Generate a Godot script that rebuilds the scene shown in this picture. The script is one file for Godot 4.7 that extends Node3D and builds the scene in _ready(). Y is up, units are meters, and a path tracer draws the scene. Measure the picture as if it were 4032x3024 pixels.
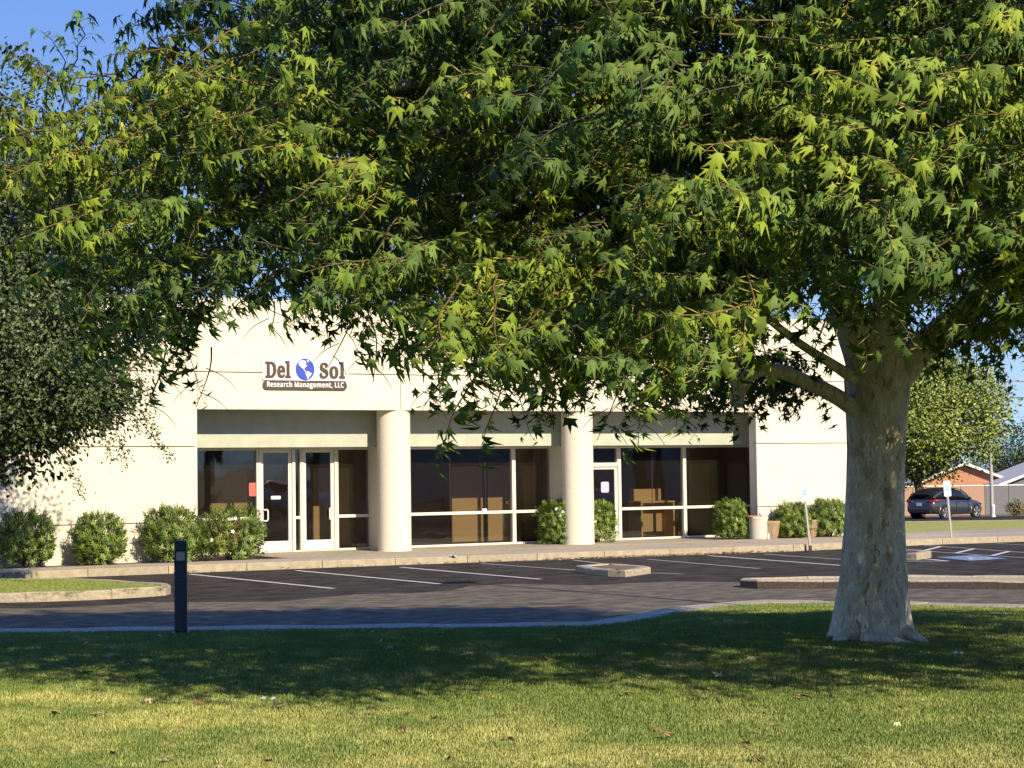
extends Node3D
# An office front behind a large sycamore, seen across a lawn and a parking lot.
# y is up, metres; the camera stands at x = 0, z = 0 and looks along -z.

const ALPHA := 0.52709                      # turn of the office front against the picture plane
const P0 := Vector3(-2.388, 0.0, -39.672)   # foot of the front at the first column
const SUN_AZ := 0.5672                      # 32.5 degrees, sun behind the camera on the right
const SUN_EL := 0.5061                      # 29 degrees

var rng := RandomNumberGenerator.new()
var M := {}
var used := {}

# ------------------------------------------------------------------ mesh builder
class MB:
	var v := PackedVector3Array()
	var n := PackedVector3Array()
	var c := PackedColorArray()
	var i := PackedInt32Array()
	var col := Color(1, 1, 1)
	func vert(p: Vector3, nn: Vector3) -> int:
		v.append(p); n.append(nn); c.append(col)
		return v.size() - 1
	func tri(a: Vector3, b: Vector3, d: Vector3) -> void:   # counter-clockwise seen from outside
		var nn := (b - a).cross(d - a).normalized()
		var k := v.size()
		vert(a, nn); vert(b, nn); vert(d, nn)
		i.append(k); i.append(k + 2); i.append(k + 1)
	func quad(a: Vector3, b: Vector3, d: Vector3, e: Vector3) -> void:
		var nn := (b - a).cross(e - a)
		if nn.length_squared() < 1e-14:
			nn = (d - b).cross(e - b)
		nn = nn.normalized()
		var k := v.size()
		vert(a, nn); vert(b, nn); vert(d, nn); vert(e, nn)
		i.append_array(PackedInt32Array([k, k + 2, k + 1, k, k + 3, k + 2]))
	func box(ce: Vector3, s: Vector3, bev := 0.0, ba := Basis.IDENTITY) -> void:
		var h := s * 0.5
		if bev <= 0.0:
			var p := []
			for q in [Vector3(-1, -1, -1), Vector3(1, -1, -1), Vector3(1, 1, -1), Vector3(-1, 1, -1), Vector3(-1, -1, 1), Vector3(1, -1, 1), Vector3(1, 1, 1), Vector3(-1, 1, 1)]:
				p.append(ce + ba * (q * h))
			quad(p[4], p[5], p[6], p[7]); quad(p[1], p[0], p[3], p[2])
			quad(p[5], p[1], p[2], p[6]); quad(p[0], p[4], p[7], p[3])
			quad(p[7], p[6], p[2], p[3]); quad(p[0], p[1], p[5], p[4])
			return
		bev = minf(bev, minf(h.x, minf(h.y, h.z)) * 0.9)
		var g := h - Vector3(bev, bev, bev)
		# P(sx,sy,sz,axis): the corner's vertex lying on the face of that axis
		var P := func(sx: float, sy: float, sz: float, ax: int) -> Vector3:
			var q := Vector3(sx * g.x, sy * g.y, sz * g.z)
			if ax == 0: q.x = sx * h.x
			elif ax == 1: q.y = sy * h.y
			else: q.z = sz * h.z
			return ce + ba * q
		var out := func(a: Vector3, b: Vector3, d: Vector3, e: Vector3) -> void:
			var nn := (b - a).cross(d - a)
			if nn.dot((a + d) * 0.5 - ce) < 0.0: quad(e, d, b, a)
			else: quad(a, b, d, e)
		for s1 in [-1.0, 1.0]:
			out.call(P.call(s1, -1, -1, 0), P.call(s1, 1, -1, 0), P.call(s1, 1, 1, 0), P.call(s1, -1, 1, 0))
			out.call(P.call(-1, s1, -1, 1), P.call(1, s1, -1, 1), P.call(1, s1, 1, 1), P.call(-1, s1, 1, 1))
			out.call(P.call(-1, -1, s1, 2), P.call(1, -1, s1, 2), P.call(1, 1, s1, 2), P.call(-1, 1, s1, 2))
			for s2 in [-1.0, 1.0]:
				out.call(P.call(s1, s2, -1, 0), P.call(s1, s2, 1, 0), P.call(s1, s2, 1, 1), P.call(s1, s2, -1, 1))
				out.call(P.call(s1, -1, s2, 0), P.call(s1, 1, s2, 0), P.call(s1, 1, s2, 2), P.call(s1, -1, s2, 2))
				out.call(P.call(-1, s1, s2, 1), P.call(1, s1, s2, 1), P.call(1, s1, s2, 2), P.call(-1, s1, s2, 2))
				for s3 in [-1.0, 1.0]:
					var a: Vector3 = P.call(s1, s2, s3, 0)
					var b: Vector3 = P.call(s1, s2, s3, 1)
					var d: Vector3 = P.call(s1, s2, s3, 2)
					if (b - a).cross(d - a).dot(a - ce) < 0.0: tri(a, d, b)
					else: tri(a, b, d)
	func rings(rows: Array, closed := true, caps := true) -> void:   # rows of Vector3 rings, smooth normals
		var m: int = rows[0].size()
		var base := v.size()
		for r in rows.size():
			for k in m:
				var up: Vector3 = rows[mini(r + 1, rows.size() - 1)][k] - rows[maxi(r - 1, 0)][k]
				var ar: Vector3
				if closed: ar = rows[r][(k + 1) % m] - rows[r][(k + m - 1) % m]
				else: ar = rows[r][mini(k + 1, m - 1)] - rows[r][maxi(k - 1, 0)]
				vert(rows[r][k], ar.cross(up).normalized())
		var lim := m if closed else m - 1
		for r in rows.size() - 1:
			for k in lim:
				var a := base + r * m + k
				var b := base + r * m + (k + 1) % m
				i.append_array(PackedInt32Array([a, b + m, b, a, a + m, b + m]))
		if caps and closed:
			for e in [0, rows.size() - 1]:
				var mid := Vector3.ZERO
				for q in rows[e]: mid += q
				mid /= m
				for k in m:
					if e == 0: tri(mid, rows[e][(k + 1) % m], rows[e][k])
					else: tri(mid, rows[e][k], rows[e][(k + 1) % m])
	func lathe(prof: Array, sides := 24, at := Vector3.ZERO) -> void:   # prof: Vector2(radius, height) from bottom to top
		var rows := []
		for q in prof:
			var ring := []
			for k in sides:
				var a := -TAU * k / sides
				ring.append(at + Vector3(q.x * cos(a), q.y, q.x * sin(a)))
			rows.append(ring)
		rings(rows)
	func tube(pts: Array, rad: Array, sides := 10, wob := 0.0, sub := 4, noise: FastNoiseLite = null) -> void:
		var P := []
		var R := []
		for k in pts.size() - 1:
			var p0: Vector3 = pts[maxi(k - 1, 0)]
			var p1: Vector3 = pts[k]
			var p2: Vector3 = pts[k + 1]
			var p3: Vector3 = pts[mini(k + 2, pts.size() - 1)]
			for s in sub:
				var t := float(s) / sub
				P.append(p1.cubic_interpolate(p2, p0, p3, t)); R.append(lerpf(rad[k], rad[k + 1], t))
		P.append(pts[-1]); R.append(rad[-1])
		var rows := []
		var side := Vector3.RIGHT
		for k in P.size():
			var dir: Vector3 = (P[mini(k + 1, P.size() - 1)] - P[maxi(k - 1, 0)]).normalized()
			side = (side - dir * side.dot(dir))
			if side.length() < 0.1: side = dir.cross(Vector3.FORWARD)
			side = side.normalized()
			var oth := side.cross(dir)
			var ring := []
			for q in sides:
				var a := TAU * q / sides
				var dv := side * cos(a) + oth * sin(a)
				var rr: float = R[k]
				if noise: rr *= 1.0 + wob * noise.get_noise_3dv((P[k] + dv * R[k]) * 1.0)
				ring.append(P[k] + dv * rr)
			rows.append(ring)
		rings(rows)
	func leaf(at: Vector3, tip: Vector3, nn: Vector3, wid: float) -> void:   # folded pointed leaf, four corners
		var mid := at + tip * 0.45
		var sd := tip.cross(nn).normalized() * wid
		var up := nn * wid * 0.35
		var k := v.size()
		vert(at, nn); vert(mid + sd + up, (nn - sd / maxf(wid, 1e-4) * 0.35).normalized()); vert(at + tip, nn); vert(mid - sd + up, (nn + sd / maxf(wid, 1e-4) * 0.35).normalized())
		i.append_array(PackedInt32Array([k, k + 2, k + 1, k, k + 3, k + 2]))
	func face_up() -> void:   # an open sheet that should look upwards
		for k in n.size():
			if n[k].y < 0.0: n[k] = -n[k]
		for k in range(0, i.size(), 3):
			var a := v[i[k]]
			if (v[i[k + 1]] - a).cross(v[i[k + 2]] - a).y > 0.0:
				var t := i[k + 1]
				i[k + 1] = i[k + 2]
				i[k + 2] = t
	func mesh() -> ArrayMesh:
		var a := []
		a.resize(Mesh.ARRAY_MAX)
		a[Mesh.ARRAY_VERTEX] = v; a[Mesh.ARRAY_NORMAL] = n; a[Mesh.ARRAY_COLOR] = c; a[Mesh.ARRAY_INDEX] = i
		var m := ArrayMesh.new()
		m.add_surface_from_arrays(Mesh.PRIMITIVE_TRIANGLES, a)
		return m

# ------------------------------------------------------------------ nodes
func numbered(called: String) -> String:
	if not used.has(called):
		used[called] = 0
		return called
	used[called] += 1
	return "%s_%03d" % [called, used[called]]

func tag(o: Node, label := "", category := "", group := "", kind := "") -> Node:
	if label != "": o.set_meta("label", label)
	if category != "": o.set_meta("category", category)
	if group != "": o.set_meta("group", group)
	if kind != "": o.set_meta("kind", kind)
	return o

func base(called: String, at: Vector3, turn := 0.0, label := "", category := "", group := "", kind := "") -> Node3D:
	var o := Node3D.new()
	o.name = numbered(called)
	add_child(o)
	o.position = at
	o.rotation.y = turn
	tag(o, label, category, group, kind)
	return o

func put(m, called: String, mat: Material, parent: Node = null, at := Vector3.ZERO) -> MeshInstance3D:
	var o := MeshInstance3D.new()
	o.mesh = m.mesh() if m is MB else m
	o.material_override = mat
	if parent == null:
		o.name = numbered(called)
		add_child(o)
	else:
		o.name = called
		parent.add_child(o, true)
	o.position = at
	return o

func boxpart(called: String, mat: Material, parent: Node, ce: Vector3, s: Vector3, bev := 0.0) -> MeshInstance3D:
	var m := MB.new()
	m.box(Vector3.ZERO, s, bev)
	return put(m, called, mat, parent, ce)

func front(t: float, h: float, n: float) -> Vector3:   # a point given along, above and out of the office front
	return P0 + Vector3(cos(ALPHA), 0, -sin(ALPHA)) * t + Vector3(sin(ALPHA), 0, cos(ALPHA)) * n + Vector3.UP * h

# ------------------------------------------------------------------ materials
func lin(r: float, g: float, b: float) -> Color:
	return Color(r, g, b).linear_to_srgb()

func noise_tex(a: Color, b: Color, freq: float, octaves := 5, size := 512, sd := 1, lo := 0.3, hi := 0.7, kind := FastNoiseLite.TYPE_SIMPLEX_SMOOTH) -> NoiseTexture2D:
	var f := FastNoiseLite.new()
	f.noise_type = kind; f.frequency = freq; f.fractal_octaves = octaves; f.seed = sd; f.fractal_gain = 0.55
	var g := Gradient.new()
	g.offsets = PackedFloat32Array([lo, hi]); g.colors = PackedColorArray([a, b])
	var t := NoiseTexture2D.new()
	t.width = size; t.height = size; t.seamless = true; t.noise = f; t.color_ramp = g
	return t

func bump_tex(freq: float, strength: float, octaves := 4, sd := 3, size := 512) -> NoiseTexture2D:
	var f := FastNoiseLite.new()
	f.frequency = freq; f.fractal_octaves = octaves; f.seed = sd
	var t := NoiseTexture2D.new()
	t.width = size; t.height = size; t.seamless = true; t.noise = f; t.as_normal_map = true; t.bump_strength = strength
	return t

func mat(c: Color, rough := 0.85, metal := 0.0) -> StandardMaterial3D:
	var m := StandardMaterial3D.new()
	m.albedo_color = c; m.roughness = rough; m.metallic = metal
	return m

func surf(a: Color, b: Color, freq: float, per_metre: float, rough := 0.9, bump := 0.0, bfreq := 0.05, sd := 1, lo := 0.3, hi := 0.7) -> StandardMaterial3D:
	var m := mat(Color(1, 1, 1), rough)
	m.albedo_texture = noise_tex(a, b, freq, 6, 512, sd, lo, hi)
	m.uv1_triplanar = true; m.uv1_world_triplanar = true
	m.uv1_scale = Vector3.ONE * per_metre
	if bump > 0.0:
		m.normal_enabled = true
		m.normal_texture = bump_tex(bfreq, bump, 4, sd + 7)
	return m

func leafy(tr: Color, rough := 0.5) -> StandardMaterial3D:
	var m := mat(Color(1, 1, 1), rough)
	m.vertex_color_use_as_albedo = true
	m.backlight_enabled = true
	m.backlight = tr
	m.cull_mode = BaseMaterial3D.CULL_DISABLED
	return m

func bark_material() -> StandardMaterial3D:
	var size := 512
	var f1 := FastNoiseLite.new(); f1.seed = 11; f1.frequency = 0.011; f1.fractal_octaves = 4
	var f2 := FastNoiseLite.new(); f2.seed = 23; f2.frequency = 0.022; f2.fractal_octaves = 3
	var f3 := FastNoiseLite.new(); f3.seed = 31; f3.frequency = 0.09; f3.fractal_octaves = 4
	var a := f1.get_seamless_image(size, size)
	var b := f2.get_seamless_image(size, size)
	var d := f3.get_seamless_image(size, size)
	var im := Image.create(size, size, false, Image.FORMAT_RGB8)
	var grey := lin(0.60, 0.53, 0.37)
	var pale := lin(0.76, 0.70, 0.53)
	var green := lin(0.48, 0.44, 0.28)
	var brown := lin(0.26, 0.16, 0.075)
	for y in size:
		for x in size:
			var p := a.get_pixel(x, y).r
			var q := b.get_pixel(x, y).r
			var g := d.get_pixel(x, y).r
			var c := grey.lerp(green, smoothstep(0.45, 0.56, p))
			c = c.lerp(pale, smoothstep(0.56, 0.60, q + (g - 0.5) * 0.08) * 0.75)
			c = c.lerp(brown, smoothstep(0.625, 0.645, q * 0.55 + p * 0.45 + (g - 0.5) * 0.10) * 0.85)
			c = c.lerp(brown, smoothstep(0.70, 0.76, g) * 0.6)
			im.set_pixel(x, y, c * (0.86 + 0.28 * g))
	var m := mat(Color(1, 1, 1), 0.85)
	m.albedo_texture = ImageTexture.create_from_image(im)
	m.uv1_triplanar = true; m.uv1_world_triplanar = true
	m.uv1_scale = Vector3(1.2, 0.4, 1.2)
	m.normal_enabled = true
	m.normal_texture = bump_tex(0.03, 9.0, 6, 9)
	return m

func make_materials() -> void:
	M.stucco = surf(lin(0.75, 0.685, 0.53), lin(0.80, 0.735, 0.58), 0.012, 0.35, 0.92, 2.0, 0.2, 5)
	M.column = surf(lin(0.72, 0.67, 0.54), lin(0.77, 0.72, 0.59), 0.03, 0.6, 0.9, 2.0, 0.25, 6)
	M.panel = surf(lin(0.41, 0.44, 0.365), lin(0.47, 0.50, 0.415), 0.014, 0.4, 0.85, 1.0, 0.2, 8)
	M.frame = mat(lin(0.76, 0.73, 0.62), 0.45)
	M.frame_dark = mat(lin(0.05, 0.04, 0.03), 0.5)
	M.glass = mat(Color(0.15, 0.13, 0.10, 0.28), 0.015)
	M.glass.transparency = BaseMaterial3D.TRANSPARENCY_ALPHA
	M.glass.metallic_specular = 1.0
	M.glass.normal_enabled = true
	M.glass.normal_texture = bump_tex(0.004, 1.2, 2, 41)
	M.glass.normal_scale = 0.25
	M.glass.uv1_triplanar = true
	M.glass.uv1_scale = Vector3.ONE * 0.45
	M.room = surf(lin(0.20, 0.15, 0.095), lin(0.24, 0.185, 0.12), 0.02, 0.5, 0.95)
	M.carpet = surf(lin(0.10, 0.075, 0.055), lin(0.14, 0.11, 0.085), 0.2, 1.0, 1.0)
	M.tan_panel = surf(lin(0.56, 0.37, 0.16), lin(0.62, 0.42, 0.19), 0.1, 1.0, 0.9)
	M.alu = mat(lin(0.55, 0.55, 0.53), 0.35, 0.8)
	M.walk = surf(lin(0.36, 0.305, 0.215), lin(0.45, 0.385, 0.28), 0.02, 0.5, 0.95, 2.0, 0.2, 12)
	M.walk_b = surf(lin(0.33, 0.28, 0.20), lin(0.41, 0.35, 0.255), 0.025, 0.6, 0.95, 2.0, 0.2, 14)
	M.kerb = surf(lin(0.33, 0.275, 0.19), lin(0.48, 0.41, 0.295), 0.03, 0.9, 0.95, 4.0, 0.15, 16)
	M.kerb_paint = surf(lin(0.045, 0.036, 0.032), lin(0.085, 0.066, 0.056), 0.04, 0.8, 0.8, 3.0, 0.2, 17)
	M.asphalt = surf(lin(0.044, 0.041, 0.036), lin(0.078, 0.072, 0.062), 0.012, 0.22, 0.9, 6.0, 0.35, 18)
	M.asphalt_old = surf(lin(0.14, 0.122, 0.09), lin(0.235, 0.203, 0.15), 0.014, 0.3, 0.95, 7.0, 0.35, 19)
	M.paint = surf(lin(0.52, 0.51, 0.48), lin(0.68, 0.67, 0.63), 0.08, 0.9, 0.8)
	M.paint_worn = surf(lin(0.22, 0.215, 0.20), lin(0.42, 0.41, 0.385), 0.09, 0.9, 0.8)
	M.blue_paint = surf(lin(0.10, 0.17, 0.27), lin(0.2, 0.28, 0.38), 0.08, 0.9, 0.8)
	M.soil = surf(lin(0.15, 0.10, 0.06), lin(0.25, 0.18, 0.11), 0.05, 1.2, 1.0, 8.0, 0.2, 20)
	for q in [M.asphalt, M.asphalt_old]: q.metallic_specular = 0.15
	M.ground = surf(lin(0.20, 0.16, 0.105), lin(0.28, 0.23, 0.16), 0.03, 0.1, 1.0, 3.0, 0.2, 21)
	M.turf = surf(lin(0.13, 0.175, 0.038), lin(0.21, 0.235, 0.065), 0.03, 0.55, 1.0, 8.0, 0.35, 22)
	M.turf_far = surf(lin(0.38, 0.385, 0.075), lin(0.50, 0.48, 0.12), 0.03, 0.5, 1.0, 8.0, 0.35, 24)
	M.grass = leafy(Color(0.35, 0.4, 0.1), 0.6)
	M.leaf = leafy(Color(0.30, 0.36, 0.06), 0.55)
	M.leaf.metallic_specular = 0.28
	M.oak_leaf = leafy(Color(0.2, 0.26, 0.08), 0.5)
	M.bush_leaf = leafy(Color(0.26, 0.34, 0.08), 0.45)
	M.bark = bark_material()
	M.dark_bark = surf(lin(0.06, 0.045, 0.033), lin(0.12, 0.09, 0.065), 0.06, 1.2, 0.95, 8.0, 0.1, 26)
	M.twig = mat(lin(0.24, 0.17, 0.09), 0.8)
	M.post = surf(lin(0.018, 0.022, 0.028), lin(0.034, 0.039, 0.046), 0.05, 1.5, 0.5, 2.0, 0.2, 27)
	M.lens = mat(lin(0.42, 0.36, 0.23), 0.3)
	M.galv = surf(lin(0.34, 0.33, 0.31), lin(0.45, 0.44, 0.42), 0.08, 2.0, 0.45, 1.0, 0.2, 28)
	M.sign_face = mat(lin(0.62, 0.72, 0.74), 0.35)
	M.sign_blue = mat(lin(0.20, 0.42, 0.68), 0.4)
	M.sign_green = mat(lin(0.05, 0.28, 0.16), 0.4)
	M.white = mat(lin(0.78, 0.78, 0.77), 0.5)
	M.sign_brown = mat(lin(0.075, 0.045, 0.03), 0.5)
	M.globe_blue = mat(lin(0.045, 0.075, 0.45), 0.4)
	M.red_card = mat(lin(0.75, 0.12, 0.10), 0.5)
	M.pink_card = mat(lin(0.72, 0.42, 0.62), 0.6)
	M.terracotta = surf(lin(0.30, 0.20, 0.12), lin(0.46, 0.33, 0.21), 0.06, 3.0, 0.95, 6.0, 0.15, 29)
	M.pot_white = surf(lin(0.52, 0.48, 0.42), lin(0.62, 0.58, 0.51), 0.05, 2.0, 0.9, 2.0, 0.15, 30)
	M.orange = mat(lin(0.55, 0.22, 0.07), 0.8)
	M.brick_house = surf(lin(0.46, 0.215, 0.125), lin(0.56, 0.29, 0.175), 0.1, 0.6, 0.95, 3.0, 0.2, 32)
	M.roof_pale = surf(lin(0.45, 0.42, 0.37), lin(0.56, 0.53, 0.47), 0.05, 0.4, 0.95)
	M.trim = mat(lin(0.75, 0.72, 0.66), 0.7)
	M.block = surf(lin(0.16, 0.165, 0.18), lin(0.21, 0.215, 0.23), 0.06, 0.5, 0.95, 3.0, 0.2, 33)
	M.block_tan = surf(lin(0.40, 0.25, 0.17), lin(0.46, 0.31, 0.22), 0.06, 0.5, 0.95, 3.0, 0.2, 34)
	M.gate = mat(lin(0.13, 0.03, 0.022), 0.7)
	M.window_dark = mat(lin(0.03, 0.033, 0.04), 0.08)
	M.car_paint = mat(lin(0.085, 0.088, 0.10), 0.3, 0.6)
	M.car_paint.clearcoat_enabled = true; M.car_paint.clearcoat = 1.0; M.car_paint.clearcoat_roughness = 0.06
	M.car_white = mat(lin(0.7, 0.7, 0.7), 0.35)
	M.car_white.clearcoat_enabled = true; M.car_white.clearcoat = 1.0; M.car_white.clearcoat_roughness = 0.06
	M.car_black = mat(lin(0.012, 0.012, 0.013), 0.55)
	M.car_glass = mat(lin(0.012, 0.014, 0.017), 0.04)
	M.tyre = mat(lin(0.012, 0.012, 0.012), 0.9)
	M.rim = mat(lin(0.62, 0.62, 0.63), 0.3, 0.85)
	M.tail = mat(lin(0.25, 0.018, 0.02), 0.2)
	M.plate = mat(lin(0.5, 0.55, 0.65), 0.5)
	M.dry_leaf = leafy(Color(0.3, 0.25, 0.15), 0.7)
	M.far_wall = surf(lin(0.52, 0.49, 0.44), lin(0.58, 0.55, 0.50), 0.02, 0.1, 0.95)
	M.wire = mat(lin(0.02, 0.02, 0.02), 0.8)

# ------------------------------------------------------------------ light and camera
func make_view() -> void:
	var cam := Camera3D.new()
	cam.name = "camera"
	add_child(cam)
	cam.keep_aspect = Camera3D.KEEP_HEIGHT
	cam.fov = 23.09
	cam.near = 0.1
	cam.far = 3000.0
	cam.transform = Transform3D(Basis(Vector3(0.9999006, -0.0140835, -0.0006718), Vector3(0.0140995, 0.9987649, 0.0476438), Vector3(0.0, -0.0476485, 0.9988642)), Vector3(0, 1.73, 0))
	cam.current = true
	var sky := Sky.new()
	var sm := ProceduralSkyMaterial.new()
	sm.sky_top_color = Color(0.20, 0.41, 0.76)
	sm.sky_horizon_color = Color(0.66, 0.78, 0.87)
	sm.sky_curve = 0.13
	sm.ground_bottom_color = Color(0.30, 0.27, 0.22)
	sm.ground_horizon_color = Color(0.55, 0.55, 0.52)
	sm.sky_energy_multiplier = 1.0
	sky.sky_material = sm
	var env := Environment.new()
	env.background_mode = Environment.BG_SKY
	env.sky = sky
	env.tonemap_mode = Environment.TONE_MAPPER_LINEAR
	env.tonemap_exposure = 1.5
	env.sdfgi_enabled = true
	env.ssao_enabled = true
	env.ssil_enabled = true
	var we := WorldEnvironment.new()
	we.name = "world_environment"
	we.environment = env
	add_child(we)
	var sun := DirectionalLight3D.new()
	sun.name = "sun"
	sun.light_energy = 1.5
	sun.light_color = Color(1.0, 0.93, 0.80)
	sun.light_angular_distance = 0.5
	sun.shadow_enabled = true
	add_child(sun)
	var to_sun := Vector3(sin(SUN_AZ) * cos(SUN_EL), sin(SUN_EL), cos(SUN_AZ) * cos(SUN_EL))
	sun.look_at_from_position(Vector3.ZERO, -to_sun, Vector3.UP)

# ------------------------------------------------------------------ ground
func fall(d: float) -> float:   # the land falls away behind the lot
	return -0.0178 * maxf(0.0, d - 47.0) if d < 170.0 else -2.19

var kerb_pts := [Vector2(-60, 26.0), Vector2(-12, 20.7), Vector2(-5.52, 20.22), Vector2(-3.52, 20.16), Vector2(-1.55, 20.1), Vector2(0.18, 20.0), Vector2(0.82, 20.08), Vector2(1.2, 20.5), Vector2(1.8, 21.7), Vector2(2.4, 22.6), Vector2(3.05, 23.0), Vector2(3.84, 22.85), Vector2(4.65, 22.4), Vector2(5.82, 21.6), Vector2(12, 17.5), Vector2(30, 5.0), Vector2(60, -16.0)]

func kerb_d(x: float) -> float:
	for k in kerb_pts.size() - 1:
		if x <= kerb_pts[k + 1].x:
			return lerpf(kerb_pts[k].y, kerb_pts[k + 1].y, clampf((x - kerb_pts[k].x) / (kerb_pts[k + 1].x - kerb_pts[k].x), 0, 1))
	return kerb_pts[-1].y

var ground_noise := FastNoiseLite.new()

func lawn_h(x: float, d: float) -> float:
	var inside := kerb_d(x) - d
	return 0.118 + 0.14 * smoothstep(0.0, 4.5, inside) + 0.03 * ground_noise.get_noise_2d(x * 8.0, d * 8.0) * smoothstep(0.3, 2.0, inside)

func sheet(poly: Array, h: float, called: String, m: Material, follow := false, parent: Node = null) -> MeshInstance3D:   # flat sheet over a polygon of Vector2(x, depth)
	var pv := PackedVector2Array(poly)
	var ix := Geometry2D.triangulate_polygon(pv)
	var mb := MB.new()
	for k in range(0, ix.size(), 3):
		var q := []
		for j in 3:
			var p := pv[ix[k + j]]
			q.append(Vector3(p.x, h + (fall(p.y) if follow else 0.0), -p.y))
		if (q[1] - q[0]).cross(q[2] - q[0]).y < 0.0: mb.tri(q[0], q[2], q[1])
		else: mb.tri(q[0], q[1], q[2])
	return put(mb, called, m, parent)

func lot_poly(list: Array) -> Array:   # (t, n) of the office front to (x, depth)
	var o := []
	for q in list:
		var p := front(q.x, 0, q.y)
		o.append(Vector2(p.x, -p.z))
	return o

func make_ground() -> void:
	ground_noise.seed = 4
	ground_noise.frequency = 0.05
	# the land, one sheet to the horizon
	var mb := MB.new()
	var ds := [-800.0, -40.0, 0.0, 20.0, 40.0, 47.0, 60.0, 80.0, 100.0, 120.0, 140.0, 170.0, 260.0, 500.0, 2000.0]
	var xs := [-1800.0, -300.0, -60.0, 0.0, 60.0, 300.0, 1800.0]
	for a in ds.size() - 1:
		for b in xs.size() - 1:
			var y0 := fall(ds[a]) - 0.03
			var y1 := fall(ds[a + 1]) - 0.03
			mb.quad(Vector3(xs[b], y0, -ds[a]), Vector3(xs[b + 1], y0, -ds[a]), Vector3(xs[b + 1], y1, -ds[a + 1]), Vector3(xs[b], y1, -ds[a + 1]))
	tag(put(mb, "ground", M.ground), "dry tan earth under and around the lot", "", "", "structure")
	# lot: dark sealed stalls and an older drive aisle
	var lot := sheet(lot_poly([Vector2(-60, 2.0), Vector2(60, 2.0), Vector2(60, 60), Vector2(-60, 60)]), -0.008, "parking_lot", M.asphalt)
	tag(lot, "dark sealed asphalt parking lot in front of the office", "", "", "structure")
	var aisle_edge := []
	for k in 61:
		var t := -30.0 + k * 0.75
		aisle_edge.append(Vector2(t, 10.3 + 0.5 * sin(t * 0.7) + 0.35 * sin(t * 2.3) + (0.9 if t > -3 else 0.0) + clampf((t + 1.5) * 0.55, 0, 6)))
	for q in [Vector2(15, 45), Vector2(-30, 45)]: aisle_edge.append(q)
	tag(sheet(lot_poly(aisle_edge), -0.004, "drive_aisle", M.asphalt_old), "older tan grey asphalt of the drive between lawn and stalls", "", "", "structure")
	# tar-filled cracks
	rng.seed = 31
	for q in [[Vector2(-6.0, 24.2), Vector2(3.0, 25.4)], [Vector2(-1.5, 21.2), Vector2(1.0, 26.0)], [Vector2(-4.5, 29.0), Vector2(2.0, 27.3)], [Vector2(1.0, 29.5), Vector2(8.0, 30.4)], [Vector2(-5.0, 31.5), Vector2(-2.2, 33.0)], [Vector2(3.0, 25.6), Vector2(9.0, 24.6)]]:
		var side_a := []
		var side_b := []
		for j in 13:
			var c: Vector2 = q[0].lerp(q[1], j / 12.0) + Vector2(rng.randfn(), rng.randfn()) * 0.06
			var wd := rng.randf_range(0.008, 0.022)
			side_a.append(c + Vector2(0, wd)); side_b.append(c - Vector2(0, wd))
		side_b.reverse()
		sheet(side_a + side_b, 0.0, "crack", M.wire, false, lot)
	# painted lines, kept on the lot
	var lines := [[Vector2(-5.87, 34.09), Vector2(-2.80, 29.13)], [Vector2(-4.04, 34.89), Vector2(-1.19, 29.96)], [Vector2(-2.15, 35.56), Vector2(0.42, 30.87)], [Vector2(-0.64, 36.58), Vector2(1.14, 33.47)], [Vector2(1.18, 37.39), Vector2(2.10, 34.5)], [Vector2(2.28, 32.35), Vector2(2.85, 31.8)], [Vector2(2.65, 37.34), Vector2(4.31, 33.24)], [Vector2(3.97, 38.59), Vector2(5.86, 33.96)], [Vector2(5.14, 38.87), Vector2(7.1, 34.2)], [Vector2(8.28, 40.03), Vector2(9.75, 35.6)], [Vector2(9.0, 43.0), Vector2(10.45, 37.3)], [Vector2(8.47, 39.26), Vector2(9.40, 41.5)], [Vector2(8.96, 38.24), Vector2(9.79, 40.1)], [Vector2(9.34, 36.89), Vector2(10.14, 38.63)], [Vector2(7.2, 35.15), Vector2(8.04, 34.96)], [Vector2(7.75, 36.2), Vector2(8.04, 34.96)], [Vector2(10.9, 42.6), Vector2(13.0, 36.0)]]
	for k in lines.size():
		var a: Vector2 = lines[k][0]
		var b: Vector2 = lines[k][1]
		var along := (b - a).normalized()
		var across := Vector2(-along.y, along.x) * 0.05
		sheet([a - across, b - across, b + across, a + across], 0.0, "painted_line", M.paint if k in [0, 1, 2, 7, 11, 12, 13, 14, 15] else M.paint_worn, false, lot)
	var isa := sheet([Vector2(8.15, 36.51), Vector2(9.08, 37.23), Vector2(9.3, 35.56), Vector2(8.44, 34.97)], 0.0, "blue_symbol_square", M.blue_paint, false, lot)
	# wheelchair symbol: wheel, seat, back and head as thin paint on the blue square
	var ic := Vector2(8.74, 35.75)
	var ax := (Vector2(9.3, 35.56) - Vector2(9.08, 37.23)).normalized()
	var ay := (Vector2(8.15, 36.51) - Vector2(9.08, 37.23)).normalized()
	var ring := []
	for k in 15: ring.append(ic + ax * 0.20 + (ax * cos(-0.9 + k * 0.3) + ay * sin(-0.9 + k * 0.3)) * 0.30)
	for k in 15: ring.append(ic + ax * 0.20 + (ax * cos(3.3 - k * 0.3) + ay * sin(3.3 - k * 0.3)) * 0.22)
	sheet(ring, 0.004, "wheelchair_symbol", M.paint, false, isa)
	for q in [[-0.42, -0.05, 0.34, 0.10], [-0.06, -0.24, 0.10, 0.30], [0.02, -0.32, 0.34, 0.09]]:
		var o: Vector2 = ic + ax * q[0] + ay * q[1]
		sheet([o, o + ax * q[2], o + ax * q[2] + ay * q[3], o + ay * q[3]], 0.004, "wheelchair_symbol", M.paint, false, isa)
	# the lawn in front
	mb = MB.new()
	var cols := []
	var x := -60.0
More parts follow.
